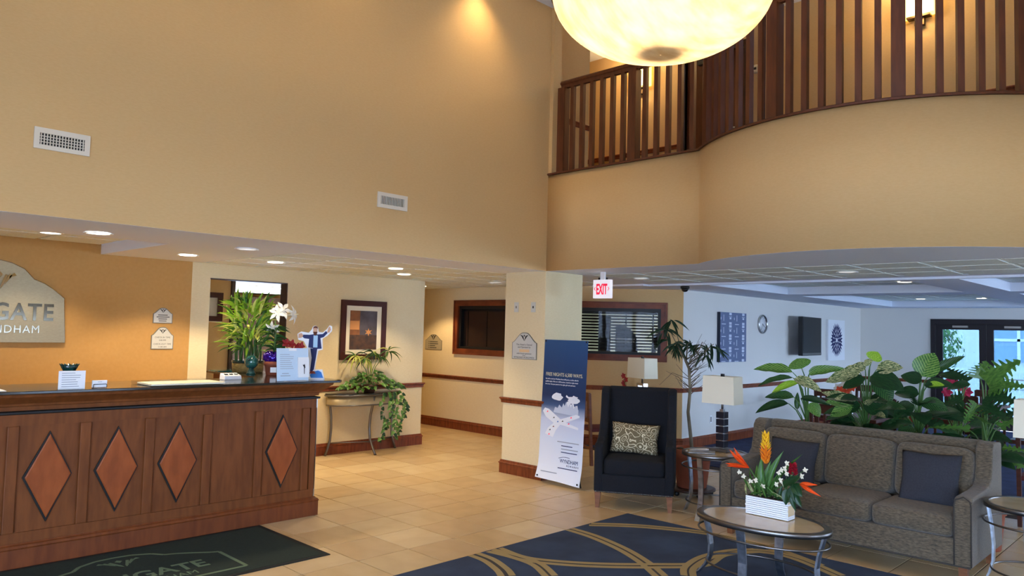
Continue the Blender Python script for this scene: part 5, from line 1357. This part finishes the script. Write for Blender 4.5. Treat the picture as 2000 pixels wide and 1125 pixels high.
def tropical(label, px_stem, X, leaves, pr_=.145, nrand=0, seed=1, kinds='dk', zr=(.75, 1.15)):
    w_ = at(px_stem, 840, x=X); Yp = w_.y
    t = thing('tropical_plant', label, 'potted plant', (X, Yp, 0), 0, 'tropical plants behind the sofa')
    pot(t, pr_, .38)
    def loc(q, dx): v = at(q[0], q[1], x=X+dx); return Vector((dx, v.y-Yp, v.z))
    r = random.Random(seed)
    MB().tube([(0, 0, .33), (.01, 0, .7), (0, .01, 1.08)], [.026, .024, .02], 10).build('stem', 'stem_green', t)
    for (kind, b0, tip, wpx, dx) in leaves:
        bs_, tp_ = loc(b0, dx*.6), loc(tip, dx); k_ = (X+dx)/F*1.05
        nrm = Vector((-.75, -.25, .65)) if dx <= 0 else Vector((-.8, -.3, .5))
        put_leaf(BV[kind], bs_, tp_, wpx*k_*1.15, nrm, t)
        MB().tube([(0, 0, min(.95, max(.5, bs_.z-.25))), (bs_*.6+Vector((0, 0, (bs_.z*.4-.06)))), bs_], [.008, .006, .004], 5).build('petiole', 'stem_green', t)
    for k in range(nrand):
        a = r.uniform(0, 2*PI); z = r.uniform(*zr); pp = Vector((.1*math.cos(a), .12*math.sin(a), z)); el = r.uniform(-.3, .6); L = r.uniform(.22, .36)
        d = Vector((math.cos(a)*math.cos(el)*.7, math.sin(a)*math.cos(el), math.sin(el)))
        put_leaf(BV[r.choice(kinds)], pp, pp+d*L, L*r.uniform(.38, .55), (-.5, -.2, .8), t)
        MB().tube([(0, 0, z-.2), pp*.6+Vector((0, 0, z*.4-.04)), pp], [.007, .005, .004], 5).build('petiole', 'stem_green', t)
    return t
tropical('dieffenbachia with separate big upright leaves, behind the sofa end near the block lamp', 1577, 7.42, [('v', (1548, 727), (1466, 710), 20, -.1), ('v', (1566, 720), (1556, 698), 36, .05), ('d', (1549, 738), (1471, 745), 12, -.08), ('y', (1560, 748), (1497, 762), 15, -.1), ('m', (1552, 739), (1603, 757), 20, -.12),
    ('v', (1580, 731), (1612, 712), 14, .08), ('v', (1579, 732), (1648, 712), 17, 0), ('d', (1551, 776), (1489, 768), 18, -.1), ('k', (1540, 788), (1466, 797), 18, -.12), ('k', (1564, 778), (1620, 783), 13, -.1), ('d', (1557, 800), (1557, 766), 9, -.02), ('v', (1582, 787), (1602, 812), 20, -.08)])
tropical('dense mottled pale-leaved aglaonema behind the middle of the sofa', 1692, 7.45, [('m', (1672, 733), (1606, 738), 26, -.05), ('m', (1680, 728), (1640, 722), 26, -.1), ('m', (1690, 722), (1662, 710), 22, 0), ('y', (1703, 704), (1714, 686), 24, .05), ('m', (1700, 712), (1690, 702), 16, -.05), ('m', (1712, 722), (1760, 712), 26, -.05), ('k', (1690, 740), (1640, 752), 24, -.12), ('k', (1700, 735), (1765, 752), 36, -.15),
    ('d', (1710, 742), (1745, 780), 30, -.1), ('v', (1670, 790), (1610, 778), 22, -.15), ('v', (1665, 795), (1618, 808), 24, -.2), ('y', (1668, 782), (1640, 775), 14, -.1), ('k', (1680, 790), (1640, 800), 24, -.15), ('k', (1690, 785), (1735, 810), 30, -.1)], nrand=30, seed=4, kinds='kdkm')
tropical('dieffenbachia with one tall veined leaf, behind the sofa beside the mottled plant', 1792, 7.5, [('v', (1800, 735), (1822, 688), 38, 0), ('d', (1815, 732), (1882, 690), 14, .1), ('k', (1800, 745), (1760, 728), 24, -.1), ('k', (1805, 752), (1860, 745), 20, -.1), ('y', (1812, 752), (1842, 748), 11, -.1), ('k', (1795, 770), (1745, 762), 24, -.1), ('d', (1800, 785), (1850, 795), 24, -.15), ('k', (1785, 790), (1740, 812), 26, -.15)], nrand=26, seed=6, kinds='kkdt')
tropical('dark split-leaf plant behind the sofa before the glass doors', 1868, 7.85, [('k', (1880, 740), (1830, 725), 16, 0), ('t', (1890, 745), (1850, 715), 30, .05), ('k', (1895, 750), (1845, 755), 14, -.1), ('t', (1880, 780), (1830, 790), 34, -.1), ('k', (1885, 800), (1850, 815), 24, -.1)], nrand=22, seed=8, kinds='ktkd', zr=(.7, 1.05))
tropical('monstera with notched leaves behind the sofa end beside the plain end table', 1925, 7.38, [('s', (1925, 745), (1985, 700), 62, -.05), ('s', (1935, 752), (1998, 748), 50, -.1), ('s', (1915, 740), (1925, 705), 46, 0), ('t', (1930, 770), (1990, 782), 50, -.15), ('t', (1920, 790), (1970, 815), 44, -.15), ('s', (1910, 790), (1880, 825), 30, -.1)], nrand=20, seed=10, kinds='tksk', zr=(.7, 1.1))
# ------------------------------------------------------------------ flower box on the coffee table
p = at(1454, 1002, z=.4706); q = at(1539, 1017.6, z=.4706)
FB = thing('flower_box', 'white ribbed wooden box of tropical flowers on the oval coffee table', 'flower arrangement', ((p.x+q.x)/2+.06, (p.y+q.y)/2, .4706), -PI/2)
# local x runs along the box length (towards -y in the room), local y away from the camera
L = (p-q).length/2; D = .055; Hh = .125
mat('white_slat', (232, 234, 238), .6, rgb2=(214, 218, 224), scale=40, stretch=(1, 1, 12)); mat('slat_end', (206, 184, 146), .7)
for k in range(9):
    z0 = k*Hh/9; j = random.uniform(-.002, .002)
    MB().box(-L+j, L+j, -D+j*.5, D, z0, z0+Hh/9-.0022).build('slat', 'white_slat', FB)
MB().box(L-.004, L+.001, -D+.006, D-.006, .003, Hh-.003).build('end_panel', 'slat_end', FB)
MB().box(-L+.008, L-.008, -D+.008, D-.008, Hh-.012, Hh+.002).build('moss', 'soil', FB)
kpx = 5.05/F*1.02
def fp(px, py, dy=0.0):     # photo pixel -> box-local point (box plane, metres)
    v = at(px, py, x=FB.location.x+dy); return Vector((-(v.y-FB.location.y), dy, v.z-.4706))
mat('brom_yellow', (240, 190, 40), .5); mat('brom_orange', (238, 138, 34), .5); mat('bird_orange', (230, 92, 30), .5); mat('ginger_red', (160, 18, 40), .5); mat('orchid', (226, 218, 192), .6)
GL = leaf_mesh('leaf', 'leaf_mid', o_lance(.5), .25, .25); GD = leaf_mesh('leaf', 'leaf_deep', o_broad(.5), .3, .2); VG = leaf_mesh('leaf', 'leaf_mottled', o_lance(.5), .4, .2)
PY = leaf_mesh('bract', 'brom_yellow', o_lance(.6), -.15, .3); PO = leaf_mesh('bract', 'brom_orange', o_lance(.6), -.15, .3); PB = leaf_mesh('petal', 'bird_orange', o_lance(.5), .1, .4); PG = leaf_mesh('bract', 'ginger_red', o_broad(.6), -.2, .3); PW = leaf_mesh('petal', 'orchid', o_broad(.5), .3, .1)
# bromeliad spike
b0, b1 = fp(1495, 905), fp(1495, 843); BS = bpy.data.objects.new('bromeliad', None); COL.objects.link(BS); BS.parent = FB; BS.location = b0
MB().tube([(0, 0, 0), (0, 0, (b1-b0).z*.95)], [.012, .006], 8).build('spike_core', 'brom_orange', BS)
Hb = (b1-b0).z; r = random.Random(31)
for k in range(70):
    f_ = k/70; a = k*2.4; z = Hb*f_*.9; rr = (.022+.016*math.sin(PI*min(1, f_*1.25+.1)))*1.0
    pp = Vector((.008*math.cos(a), .008*math.sin(a), z)); tip = Vector((rr*math.cos(a), rr*math.sin(a), z+.036))
    put_leaf(PY if f_ > .48 else PO, pp, tip, .018, (math.cos(a), math.sin(a), .6), BS, 'bract')
for (bq, tq, w) in (((1497, 965), (1478, 892), 22), ((1500, 965), (1515, 880), 22), ((1503, 968), (1550, 882), 9), ((1490, 968), (1470, 905), 16), ((1495, 968), (1495, 900), 18), ((1505, 970), (1530, 905), 16), ((1480, 970), (1446, 930), 8), ((1485, 970), (1455, 915), 8), ((1510, 968), (1512, 930), 8)):
    put_leaf(GL, fp(*bq), fp(*tq, r.uniform(-.05, .05)), w*kpx, (-.2, -1, .4), FB)
# birds of paradise
def bird(c, tips, nm='bird_of_paradise'):
    e = bpy.data.objects.new(nm, None); COL.objects.link(e); e.parent = FB; cl = fp(*c, -.02); e.location = cl
    for (tx, ty, w) in tips:
        put_leaf(PB, (0, 0, 0), fp(tx, ty, -.03)-cl, w*kpx, (-.1, -1, .3), e, 'petal')
    MB().tube([(0, 0, 0), (fp(1490, 962)-cl)*.5+Vector((0, 0, .01)), fp(1490, 962)-cl], .005, 6).build('stem', 'stem_green', e)
bird((1464, 914), [(1422, 877, 10), (1414, 904, 9), (1416, 909, 8), (1431, 873, 10), (1440, 884, 8), (1428, 888, 6)])
bird((1562, 945), [(1596, 947, 9), (1603, 970, 9), (1585, 955, 6), (1575, 950, 8)])
# red ginger
gc = fp(1549, 925, -.02); G = bpy.data.objects.new('ginger_flower', None); COL.objects.link(G); G.parent = FB; G.location = gc
for k in range(34):
    f_ = k/34; a = k*2.4; z = .075*f_-.01; pp = Vector((.006*math.cos(a), .006*math.sin(a), z)); rr = .028*(1-.5*f_)
    put_leaf(PG, pp, pp+Vector((rr*math.cos(a), rr*math.sin(a), .018)), .024, (math.cos(a), math.sin(a), .5), G, 'bract')
MB().tube([(0, 0, .02), fp(1530, 968)-gc], .006, 6).build('stem', 'stem_green', G)
# orchids
for (x, y) in ((1537, 905), (1533, 915), (1526, 918), (1537, 925), (1521, 923), (1525, 938), (1531, 945), (1517, 946), (1466, 940), (1476, 938), (1444, 922), (1452, 930), (1490, 950), (1573, 918), (1566, 930)):
    c = fp(x, y, -.03); e = bpy.data.objects.new('orchid_bloom', None); COL.objects.link(e); e.parent = FB; e.location = c
    for k in range(5):
        a = 2*PI*k/5+r.random(); put_leaf(PW, (0, 0, 0), (.02*math.cos(a), -.004, .02*math.sin(a)), .013, (0, -1, .2), e, 'petal')
    MB().tube([(0, 0, 0), (fp(1510+r.uniform(-30, 30), 968)-c)], .0018, 4).build('stem', 'stem_green', e)
for k in range(44):
    x = r.uniform(-L, L); pp = Vector((x, r.uniform(-D, D)*.8, Hh)); a = r.uniform(-1.1, 1.1); Lg = r.uniform(.05, .12)
    put_leaf(r.choice((GL, GL, VG, GD)), pp, pp+Vector((math.sin(a), r.uniform(-.8, .3), math.cos(a)*.9)).normalized()*Lg, r.uniform(.012, .03), (0, -.7, .7), FB)
for (bq, tq, w) in (((1545, 948), (1560, 990), 18), ((1540, 955), (1530, 985), 18), ((1550, 945), (1562, 968), 20), ((1545, 950), (1548, 999), 14), ((1540, 945), (1555, 930), 16), ((1530, 950), (1545, 935), 14)):
    put_leaf(GD, fp(*bq, -.04), fp(*tq, -.09), w*kpx, (-.1, -1, .3), FB)

# ------------------------------------------------------------------ dining wall
p0, p1 = at(1401, 609, y=YT), at(1451, 706, y=YT)
t = thing('fretwork_canvas', 'blue-grey canvas with white geometric motif next to the wall clock', 'picture', ((p0.x+p1.x)/2, YT, p1.z))
mat('canvas_blue', (104, 116, 146), .8); mat('canvas_white', (206, 212, 226), .8); mat('canvas_dark', (40, 44, 58), .8); mat('ink_blue', (34, 36, 84), .8)
W_, H_ = p1.x-p0.x, p0.z-p1.z
wb(MB().box(p0.x, p1.x, YT-.055, YT-.004, p1.z, p0.z), 'canvas', 'canvas_blue', t); wb(MB().box(p0.x-.004, p0.x, YT-.056, YT-.002, p1.z, p0.z), 'canvas_edge', 'canvas_dark', t)
n = 4
def bit(a0, a1, c0, c1): wb(MB().box(a0, a1, YT-.0575, YT-.055, c0, c1), 'motif_bar', 'canvas_white', t)
for i in range(n):
    for j in range(4):
        cx, cz = p0.x+W_*(i+.5)/n, p1.z+H_*(j+.5)/4; w, h = W_/n, H_/4
        for (a0, a1, c0, c1) in (((-.18, .18, .28, .48), (-.12, .12, -.05, .1), (-.18, .18, -.48, -.28), (-.22, .22, .14, .18)) if i % 2 else ((-.03, .03, -.2, .3), (-.3, .3, -.48, -.42), (-.44, -.38, -.1, .1))):
            bit(cx+a0*w, cx+a1*w, cz+c0*h, cz+c1*h)
c = at(1488, 633, y=YT)
t = thing('wall_clock', 'round silver rimmed wall clock on the dining wall', 'clock', c)
def facing(mb): mb.v = [(x, -z, y) for x, y, z in mb.v]; return mb
R_ = .165
facing(MB().lathe([(R_, 0), (R_, .03), (R_*.93, .038), (R_*.85, .03), (R_*.85, 0)], n=36)).build('rim', 'silver', t)
facing(MB().lathe([(.003, .012), (R_*.86, .012), (R_*.86, .008), (.003, .008)], n=36, cap=False)).build('face', 'white', t)
for k in range(12):
    a = 2*PI*k/12; MB().box(-.003, .003, -.0145, -.012, R_*.68, R_*.8).build('hour_mark', 'black', t).rotation_euler = (0, a, 0)
for (ln_, w, a) in ((.08, .005, 2.2), (.11, .003, 3.6)): MB().box(-w, w, -.017, -.015, -.01, ln_).build('hand', 'black', t).rotation_euler = (0, a, 0)
p0, p1 = at(1541, 618, y=YT), at(1593, 693, y=YT)
mat('tv_screen', (12, 13, 17), .4, spec=.25)
t = thing('wall_television', 'flat black television mounted on the dining wall', 'television', ((p0.x+p1.x)/2, YT, p1.z))
# panel stands off the wall on an arm, turned towards the room
MB().box(-.08, .08, -.16, 0, .25, .45).build('wall_arm', 'black', t)
TV = bpy.data.objects.new('panel', None); COL.objects.link(TV); TV.parent = t; TV.location = (-.12, -.2, 0); TV.rotation_euler = (0, 0, .1)
h = p0.z-p1.z; w = 1.12
MB().box(-w/2, w/2, -.035, .05, 0, h).build('bezel', 'black', TV, bevel=.008)
MB().box(-w/2+.04, w/2-.04, -.0375, -.035, .09, h-.04).build('screen', 'tv_screen', TV)
MB().box(-w/2, w/2, -.037, -.035, .01, .05).build('trim_strip', 'steel_dark', TV)
p0, p1 = at(1613, 624, y=YT), at(1645, 703, y=YT)
t = thing('sunburst_canvas', 'white canvas with navy jagged medallion beside the television', 'picture', ((p0.x+p1.x)/2, YT, p1.z))
W_, H_ = p1.x-p0.x, p0.z-p1.z
wb(MB().box(p0.x, p1.x, YT-.05, YT-.004, p1.z, p0.z), 'canvas', 'white', t)
pts = []; r = random.Random(3)
for k in range(56):
    a = 2*PI*k/56; rr = (1 if k % 2 else .72)*(1+.06*r.uniform(-1, 1)); pts.append((W_*.36*rr*math.cos(a), H_*.42*rr*math.sin(a)))
wb(wprism(pts, on_y((p0.x+p1.x)/2, YT-.05, (p0.z+p1.z)/2), .003), 'medallion', 'ink_blue', t)
b = MB()
for ring_, nn_, s in ((.55, 14, .05), (.30, 10, .045)):
    for k in range(nn_):
        a = 2*PI*(k+.5)/nn_; cx, cz = W_*.36*ring_*math.cos(a), H_*.42*ring_*math.sin(a)
        b.prism_m([(cx+s*.5*math.cos(a)*1.6, cz+s*math.sin(a)*1.6), (cx-s*.3*math.sin(a), cz+s*.3*math.cos(a)), (cx-s*.5*math.cos(a), cz-s*.5*math.sin(a)), (cx+s*.3*math.sin(a), cz-s*.3*math.cos(a))], on_y((p0.x+p1.x)/2, YT-.053, (p0.z+p1.z)/2), .001)
b.prism_m([(W_*.05*math.cos(k*PI/6), H_*.06*math.sin(k*PI/6)) for k in range(12)], on_y((p0.x+p1.x)/2, YT-.053, (p0.z+p1.z)/2), .001)
wb(b, 'white_cutouts', 'white', t)

# ------------------------------------------------------------------ things behind the armchair
mat('wood_mid', (120, 66, 38), .45, rgb2=(98, 50, 28), scale=5, stretch=(1, 1, 6))
lp = Vector((8.62, 5.88, 0))
t = thing('side_table', 'dark wooden side table behind the armchair', 'table', (lp.x, lp.y, 0))
MB().box(-.28, .28, -.35, .35, .56, .60).build('top', 'wood_mid', t)
for (x, y) in ((-.24, -.31), (.24, -.31), (-.24, .31), (.24, .31)): MB().box(x-.02, x+.02, y-.02, y+.02, 0, .56).build('leg', 'wood_mid', t)
MB().box(-.25, .25, -.32, .32, .15, .17).build('shelf', 'wood_mid', t)
box_lamp('cream shaded lamp with chrome frame base behind the armchair', (lp.x, lp.y, .60), -.35, True, (.22, .40, .27))
def wood_chair(label, loc, rz, m='wood_mid', group=None):
    t = thing('dining_chair', label, 'chair', loc, rz, group)
    for (x, y, h) in ((-.2, -.2, .43), (.2, -.2, .43), (-.2, .2, .92), (.2, .2, .92)):
        MB().loft([[(x-.018, y-.018, 0), (x+.018, y-.018, 0), (x+.018, y+.018, 0), (x-.018, y+.018, 0)], [(x-.018, y-.018+(.05 if h > .5 else 0), h), (x+.018, y-.018+(.05 if h > .5 else 0), h), (x+.018, y+.018+(.05 if h > .5 else 0), h), (x-.018, y+.018+(.05 if h > .5 else 0), h)]], smooth=False).build('leg', m, t)
    MB().box(-.22, .22, -.23, .22, .43, .475).build('seat', 'seat_fabric', t, bevel=.012)
    MB().box(-.2, .2, .232, .258, .82, .93).build('top_rail', m, t); MB().box(-.2, .2, .215, .24, .55, .6).build('lower_rail', m, t)
    for k in range(4): MB().box(-.13+.085*k-.012, -.13+.085*k+.012, .222, .245, .6, .82).build('back_slat', m, t)
    for y in (-.2, .2): MB().box(-.185, .185, y-.01, y+.01, .2, .23).build('stretcher', m, t)
    return t
mat('seat_fabric', (96, 40, 40), .9); mat('dining_wood', (82, 42, 30), .4, rgb2=(66, 32, 22), scale=5, stretch=(1, 1, 6), coat=.2)
wood_chair('wooden chair half hidden between the banner and the armchair', (8.05, 6.15, 0), PI*.35)
p = at(1160, 735, x=8.3)
t = thing('red_flower_vase', 'tall vase with red blooms half hidden behind the banner edge', 'vase', (8.62, 6.14, .60))
MB().lathe([(.04, 0), (.05, .05), (.035, .15), (.025, .2)]).build('vase', 'green_glass', t)
r = random.Random(2)
for k in range(5):
    x, y, z = r.uniform(-.06, .06), r.uniform(-.02, .10), .32+.05*k
    MB().tube([(0, 0, .18), (x*.5, y*.5, z*.8), (x, y, z)], .003, 5).build('stem', 'stem_green', t)
    for j in range(5):
        a = 2*PI*j/5; put_leaf(RP, (x, y, z), (x-.02, y+.04*math.cos(a), z+.04*math.sin(a)), .035, (-1, -.3, .2), t, 'petal')

# fitness machines behind the blinds
mat('gym_black', (26, 26, 27), .5)
t = thing('weight_machine', 'tall dark fitness machine seen through the window blinds', 'fitness machine', (10.35, 7.55, 0), math.radians(-54.8))
b = MB().box(-.33, -.13, -.1, .1, 0, 2.0); b.build('weight_column', 'gym_black', t)
pts = [(-.05, 0), (.30, 0), (.34, 1.2), (.30, 1.65), (.18, 1.80), (-.05, 1.85)]
MB().loft([[(x, -.06, z) for x, z in pts], [(x, .06, z) for x, z in pts]], smooth=False).build('shroud', 'gym_black', t, bevel=.02)
text('lettering', 'CYBEX', .1, 'sign_grey', t, basis((.12, -.062, 1.55), (1, 0, 0), (0, 0, 1)))
MB().tube([(.5, 0, 0), (.55, 0, 1.2), (.62, 0, 1.7)], .04).tube([(.62, 0, 1.7), (.62, -.4, 1.65)], .025).build('frame_arm', 'gym_black', t)
t = thing('treadmill', 'dark treadmill console behind the window blinds', 'fitness machine', (9.75, 8.35, 0), math.radians(-54.8))
MB().box(-.3, .3, -.7, .6, 0, .2).build('deck', 'gym_black', t)
MB().tube([(-.3, -.5, .2), (-.34, -.6, 1.25)], .03).tube([(.3, -.5, .2), (.34, -.6, 1.25)], .03).build('uprights', 'gym_black', t)
MB().loft([[(-.36, -.62, 1.25), (.36, -.62, 1.25), (.36, -.5, 1.2), (-.36, -.5, 1.2)], [(-.22, -.75, 1.55), (.22, -.75, 1.55), (.22, -.68, 1.55), (-.22, -.68, 1.55)]], smooth=False).build('console', 'gym_black', t)

# ------------------------------------------------------------------ dining tables and chairs
def dtable(label, x, y, w=.75, l=.75):
    t = thing('dining_table', label, 'table', (x, y, 0))
    MB().box(-w/2, w/2, -l/2, l/2, .71, .75).build('top', 'dining_wood', t, bevel=.006)
    MB().tube([(0, 0, .03), (0, 0, .71)], .04, 12).build('column', 'black', t); MB().box(-.28, .28, -.04, .04, 0, .03).box(-.04, .04, -.28, .28, 0, .03).build('foot', 'black', t)
    return t
TB = [('nearer square dining table beyond the mottled plant', 9.9, 3.55), ('dining table beyond the dark split-leaf plant', 10.0, 2.4), ('farther dining table toward the sunburst canvas', 12.6, 4.6), ('dining table near the glass doors', 13.4, 3.0), ('dining table beyond the monstera', 9.3, 1.35)]
CHL = [('wooden dining chair on the lobby side of the ', -.62, 0, PI/2), ('wooden dining chair on the glass-door side of the ', .62, 0, -PI/2)]
for lb, x, y in TB:
    dtable(lb, x, y)
    short = lb.replace('nearer square ', '').replace('farther ', '')
    wood_chair(CHL[0][0]+short, (x-.62, y, .004), PI/2, 'dining_wood', 'dining chairs'); wood_chair(CHL[1][0]+short, (x+.62, y, .004), -PI/2, 'dining_wood', 'dining chairs')
for o in list(bpy.data.objects):
    if o.get('category') == 'table' and o.name.startswith('dining_table'): o.location.z = .004
mat('flower_orange', (232, 84, 46), .5); mat('flower_pink', (214, 48, 96), .5)
FO = leaf_mesh('petal', 'flower_orange', o_broad(.5), .3, .1); FP = leaf_mesh('petal', 'flower_pink', o_broad(.5), .3, .1); FW = leaf_mesh('petal', 'lily_white', o_broad(.5), .3, .1)
def bouquet(label, loc, ms, h=.35, n=7, seed=1, s=.06):
    t = thing('flower_vase', label, 'vase', loc); r = random.Random(seed)
    MB().lathe([(.035, 0), (.045, .04), (.03, .12), (.035, .16)]).build('vase', 'white', t)
    for k in range(n):
        x, y, z = r.uniform(-.1, .1), r.uniform(-.12, .12), h*r.uniform(.75, 1.1)
        MB().tube([(0, 0, .14), (x, y, z)], .003, 5).build('stem', 'stem_green', t)
        for j in range(6):
            a = 2*PI*j/6; put_leaf(ms[k % len(ms)], (x, y, z), (x-.02, y+s*math.cos(a), z+s*math.sin(a)), s*.8, (-1, -.3, .3), t, 'petal')
bouquet('vase with orange and white flowers on the dining table', (9.9, 3.62, .754), [FO, FW], .36, 7, 3)
bouquet('vase with pink flowers on the dining table beyond the split-leaf plant', (10.0, 2.45, .754), [FP], .46, 8, 5)

# ------------------------------------------------------------------ outside
mat('stucco', (226, 226, 218), .9, rgb2=(214, 214, 206), scale=2); mat('stucco_blue', (150, 176, 196), .9); mat('outside_green', (96, 140, 70), .9, rgb2=(60, 100, 50), scale=4)
t = thing('neighbour_building', 'pale two-storey building across the drive seen through the glass doors', 'building', (36, 8, 0))
MB().box(-3, 3, -14, 14, 0, 7).build('wall', 'stucco', t)
for y in (-10, -6, -2, 2, 6, 10):
    for z in (1.0, 4.2):
        w = MB().box(-3.05, -3.0, y-.9, y+.9, z, z+1.6).build('window', 'stucco_blue', t)
        MB().box(-3.08, -3.05, y-.05, y+.05, z, z+1.6).box(-3.08, -3.05, y-.9, y+.9, z+.75, z+.85).build('muntin', 'white', w)
MB().box(-3.3, 3.3, -14.3, 14.3, 7, 7.3).build('roof', 'concrete', t)
t = thing('porch_column', 'white square porch column outside the glass doors', 'column', (20.5, 4.62, -.02))
MB().box(-.14, .14, -.14, .14, 0, 3.2).build('shaft', 'white', t); MB().box(-.2, .2, -.2, .2, 0, .25).build('base', 'white', t)
t = thing('patio_railing', 'pale metal railing along the patio outside the doors', 'railing', (22, 3, -.02))
MB().box(-.02, .02, -4, 6, 1.0, 1.05).build('top_bar', 'white', t); MB().box(-.02, .02, -4, 6, .12, .16).build('bottom_bar', 'white', t)
for k in range(60): MB().box(-.01, .01, -4+k/6-.01, -4+k/6+.01, 0, 1.0).build('picket', 'white', t)
r = random.Random(17); LFo = leaf_mesh('leaf', 'outside_green', o_broad(.5), .2, .1, 4)
for (x, y, lb) in ((25, 2.2, 'round green shrub beyond the patio railing nearer the mullion'), (26, 7.2, 'round green shrub beyond the patio railing behind the column')):
    t = thing('garden_shrub', lb, 'shrub', (x, y, -.02))
    MB().tube([(0, 0, 0), (0, 0, 1.0)], .05, 6).build('trunk', 'trunk', t)
    vs, fs = [], []
    for k in range(900):
        v = Vector((r.gauss(0, 1), r.gauss(0, 1), r.gauss(0, 1))).normalized()*r.uniform(.6, 1.0); c = Vector((v.x*1.1, v.y*1.1, 1.6+v.z*1.0)); u = v.orthogonal().normalized()*.09; w_ = v.cross(u)
        o_ = len(vs); vs += [c-u, c+w_*.6, c+u, c-w_*.6]; fs.append((o_, o_+1, o_+2, o_+3))
    b = MB(); b.add(vs, fs); fo_ = b.build('foliage', 'outside_green', t); fo_['kind'] = 'stuff'
